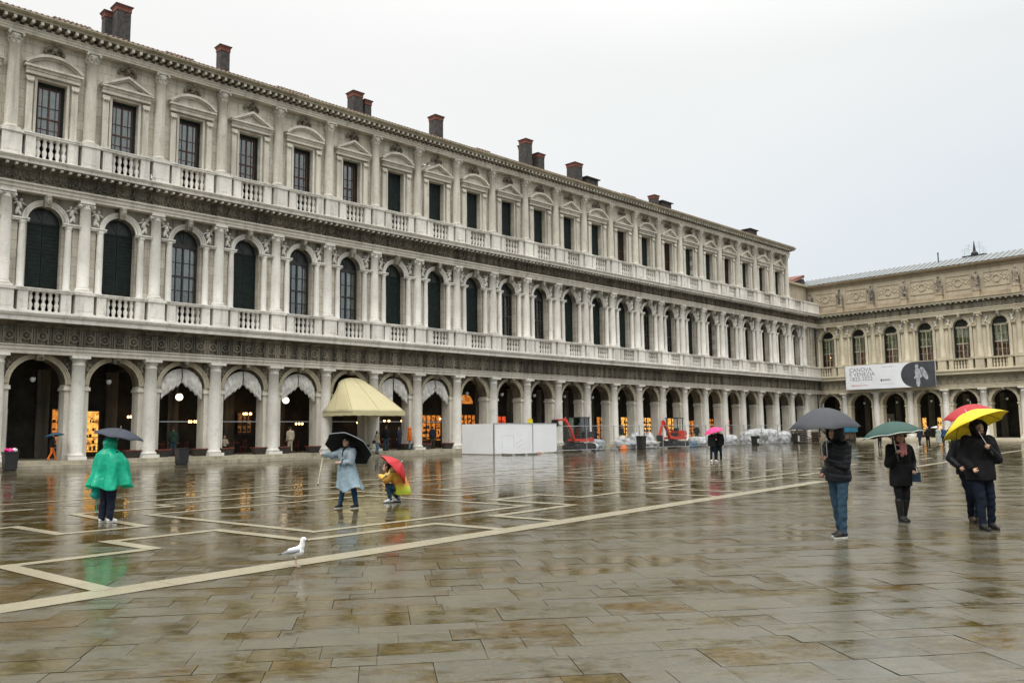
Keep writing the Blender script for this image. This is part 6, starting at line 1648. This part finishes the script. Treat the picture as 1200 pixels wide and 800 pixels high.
# ------------------------------------------------------------------ banner
def banner():
    t = thing('banner', 'long white exhibition banner with a dark round picture on the balcony of the far wing', 'banner', B(4.95,-1.22,6.36), BA)
    Lw, Hh = 10.85, 2.95
    m = MB(); m.box(0, Lw, -.015, .015, 0, Hh); m.build('cloth', plain('banner_cloth', (.74,.76,.80), .6, var=.05, scale=.7), t)
    dk = plain('banner_dark', (.045,.05,.06), .6, var=.3, scale=.9)
    m = MB(); cx = 8.35; P = [(cx + 1.48*math.cos(a), Hh/2 + 1.475*math.sin(a)) for a in [PI/2 + PI*i/24 for i in range(25)]] + [(Lw-.02, .0), (Lw-.02, Hh)]
    m.prism(P, -.021, -.016); m.build('dark_field', dk, t)
    pale = plain('banner_pale', (.36,.38,.42), .7, var=.45, scale=3)
    m = MB(); q = -.027
    def el(x, z, rx, rz, ang=0, n=18, yy=q): m.prism([(x + rx*math.cos(a)*math.cos(ang) - rz*math.sin(a)*math.sin(ang), z + rx*math.cos(a)*math.sin(ang) + rz*math.sin(a)*math.cos(ang)) for a in [2*PI*i/n for i in range(n)]], yy, yy+.004)
    el(8.75,2.45,.20,.24); el(8.85,1.75,.34,.50,.15,18,q-.001); el(8.95,1.30,.40,.30,0,18,q-.0015); el(8.85,.60,.24,.62,0,18,q-.0005); el(8.55,1.1,.16,.16,0,18,q-.002); el(9.60,1.55,.28,.78,.42,18,q-.0025); el(9.4,2.1,.16,.30,.9,18,q-.003)
    m.build('picture_figure', pale, t)
    def text(s, x, z, size, mat, name='lettering', sp=1.0):
        cu = bpy.data.curves.new('lettering', 'FONT'); cu.body = s; cu.size = size; cu.extrude = .002; cu.space_character = sp; cu.offset = -.004*size
        o = bpy.data.objects.new('tmp', cu); COL.objects.link(o); dg = bpy.context.evaluated_depsgraph_get(); dg.update()
        me = bpy.data.meshes.new_from_object(o.evaluated_get(dg)); bpy.data.objects.remove(o); me.transform(Matrix.Translation((x, -.0185, z)) @ Matrix.Rotation(PI/2, 4, 'X'))
        me.materials.clear(); me.materials.append(mat); link(name, me, t)
    gk = plain('grey_print', (.12,.13,.15), .6); rk = plain('red_print', (.55,.10,.08), .6); lk = plain('light_print', (.36,.38,.42), .6)
    text('CANOVA', .50, 2.18, .68, gk); text('E VENEZIA', .50, 1.62, .68, gk); text('1822-2022', .50, 1.06, .68, gk)
    text('16.10.22-27.02.23', .52, .48, .30, rk) if False else None
    m = MB()
    for (x, z, w, h) in ((.7,.42,2.1,.10),): 
        xx = x
        r = random.Random(5)
        while xx < x+w: d = r.uniform(.05,.16); m.box(xx, xx+d, -.0185, -.0155, z, z+h*r.uniform(.7,1.3)); xx += d+.05
    m.build('small_print', rk, t)
    m = MB(); r = random.Random(9)
    for z, x, w in ((2.62,4.4,2.1),(2.52,4.6,1.2),(.52,4.4,1.5)):
        xx = x
        while xx < x+w: d = r.uniform(.04,.12); m.box(xx, xx+d, -.0185, -.0155, z, z+.05); xx += d+.04
    m.build('small_print', lk, t)
    m = MB(); m.box(4.4,4.62,-.0185,-.0155,.85,1.15)
    for i, x in enumerate((4.70,4.84,4.98,5.12,5.26,5.40)): m.box(x, x+.09, -.0185, -.0155, .88+.03*(i%2), 1.12)
    m.box(5.62,5.66,-.0185,-.0155,.85,1.12); m.build('emblem', gk, t)
banner()

# ------------------------------------------------------------------ aerial on the far roof
t = thing('roof_aerial', 'grey aerials round a small pointed mast above the far metal roof', 'aerial', B(19.4,3.0,21.75), BA)
m = MB(); m.lathe([(.42,0),(.40,.25),(.18,.5),(.10,1.1),(.03,1.7)], (0,0), 8); m.build('mast', M['iron'], t)
for sx, zz in ((-1.1,.75),(.95,.7),(-.6,1.2),(.55,1.35)):
    m = MB(); m.tube([(sx,0,-.3),(sx,0,zz+.2)], .02, 4)
    for q in range(4): m.tube([(sx-.4,0,zz-.2*q+.1),(sx+.4,0,zz-.2*q+.1)], .014, 4)
    m.build('aerial_bars', M['steel'], t)
m = MB(); m.box(-1.3,1.3,-.3,.3,-.35,-.0); m.build('platform', M['iron'], t)
t = thing('roof_vent', 'thin dark vent pipe on the far metal roof left of the aerials', 'vent pipe', B(15.6,2.2,21.45), BA); m = MB(); m.tube([(0,0,-.3),(0,0,1.0)], .07, 8); m.build('pipe', M['iron'], t); m = MB(); m.lathe([(.12,1.0),(.10,1.08),(.03,1.14)],(0,0),8); m.build('cowl', M['iron'], t)

t = thing('table_lamp', 'small warm lamp glowing behind the first window of the far wing', 'lamp', B(2.0, 1.0, 10.6), BA)
m = MB(); m.lathe([(.05,-.3),(.03,0)], (0,0), 8); m.build('stand', M['iron'], t); m = MB(); m.smooth = True; m.ell((0,0,.12),(.16,.16,.16),10,7); m.build('bulb', M['warm_lamp'], t)
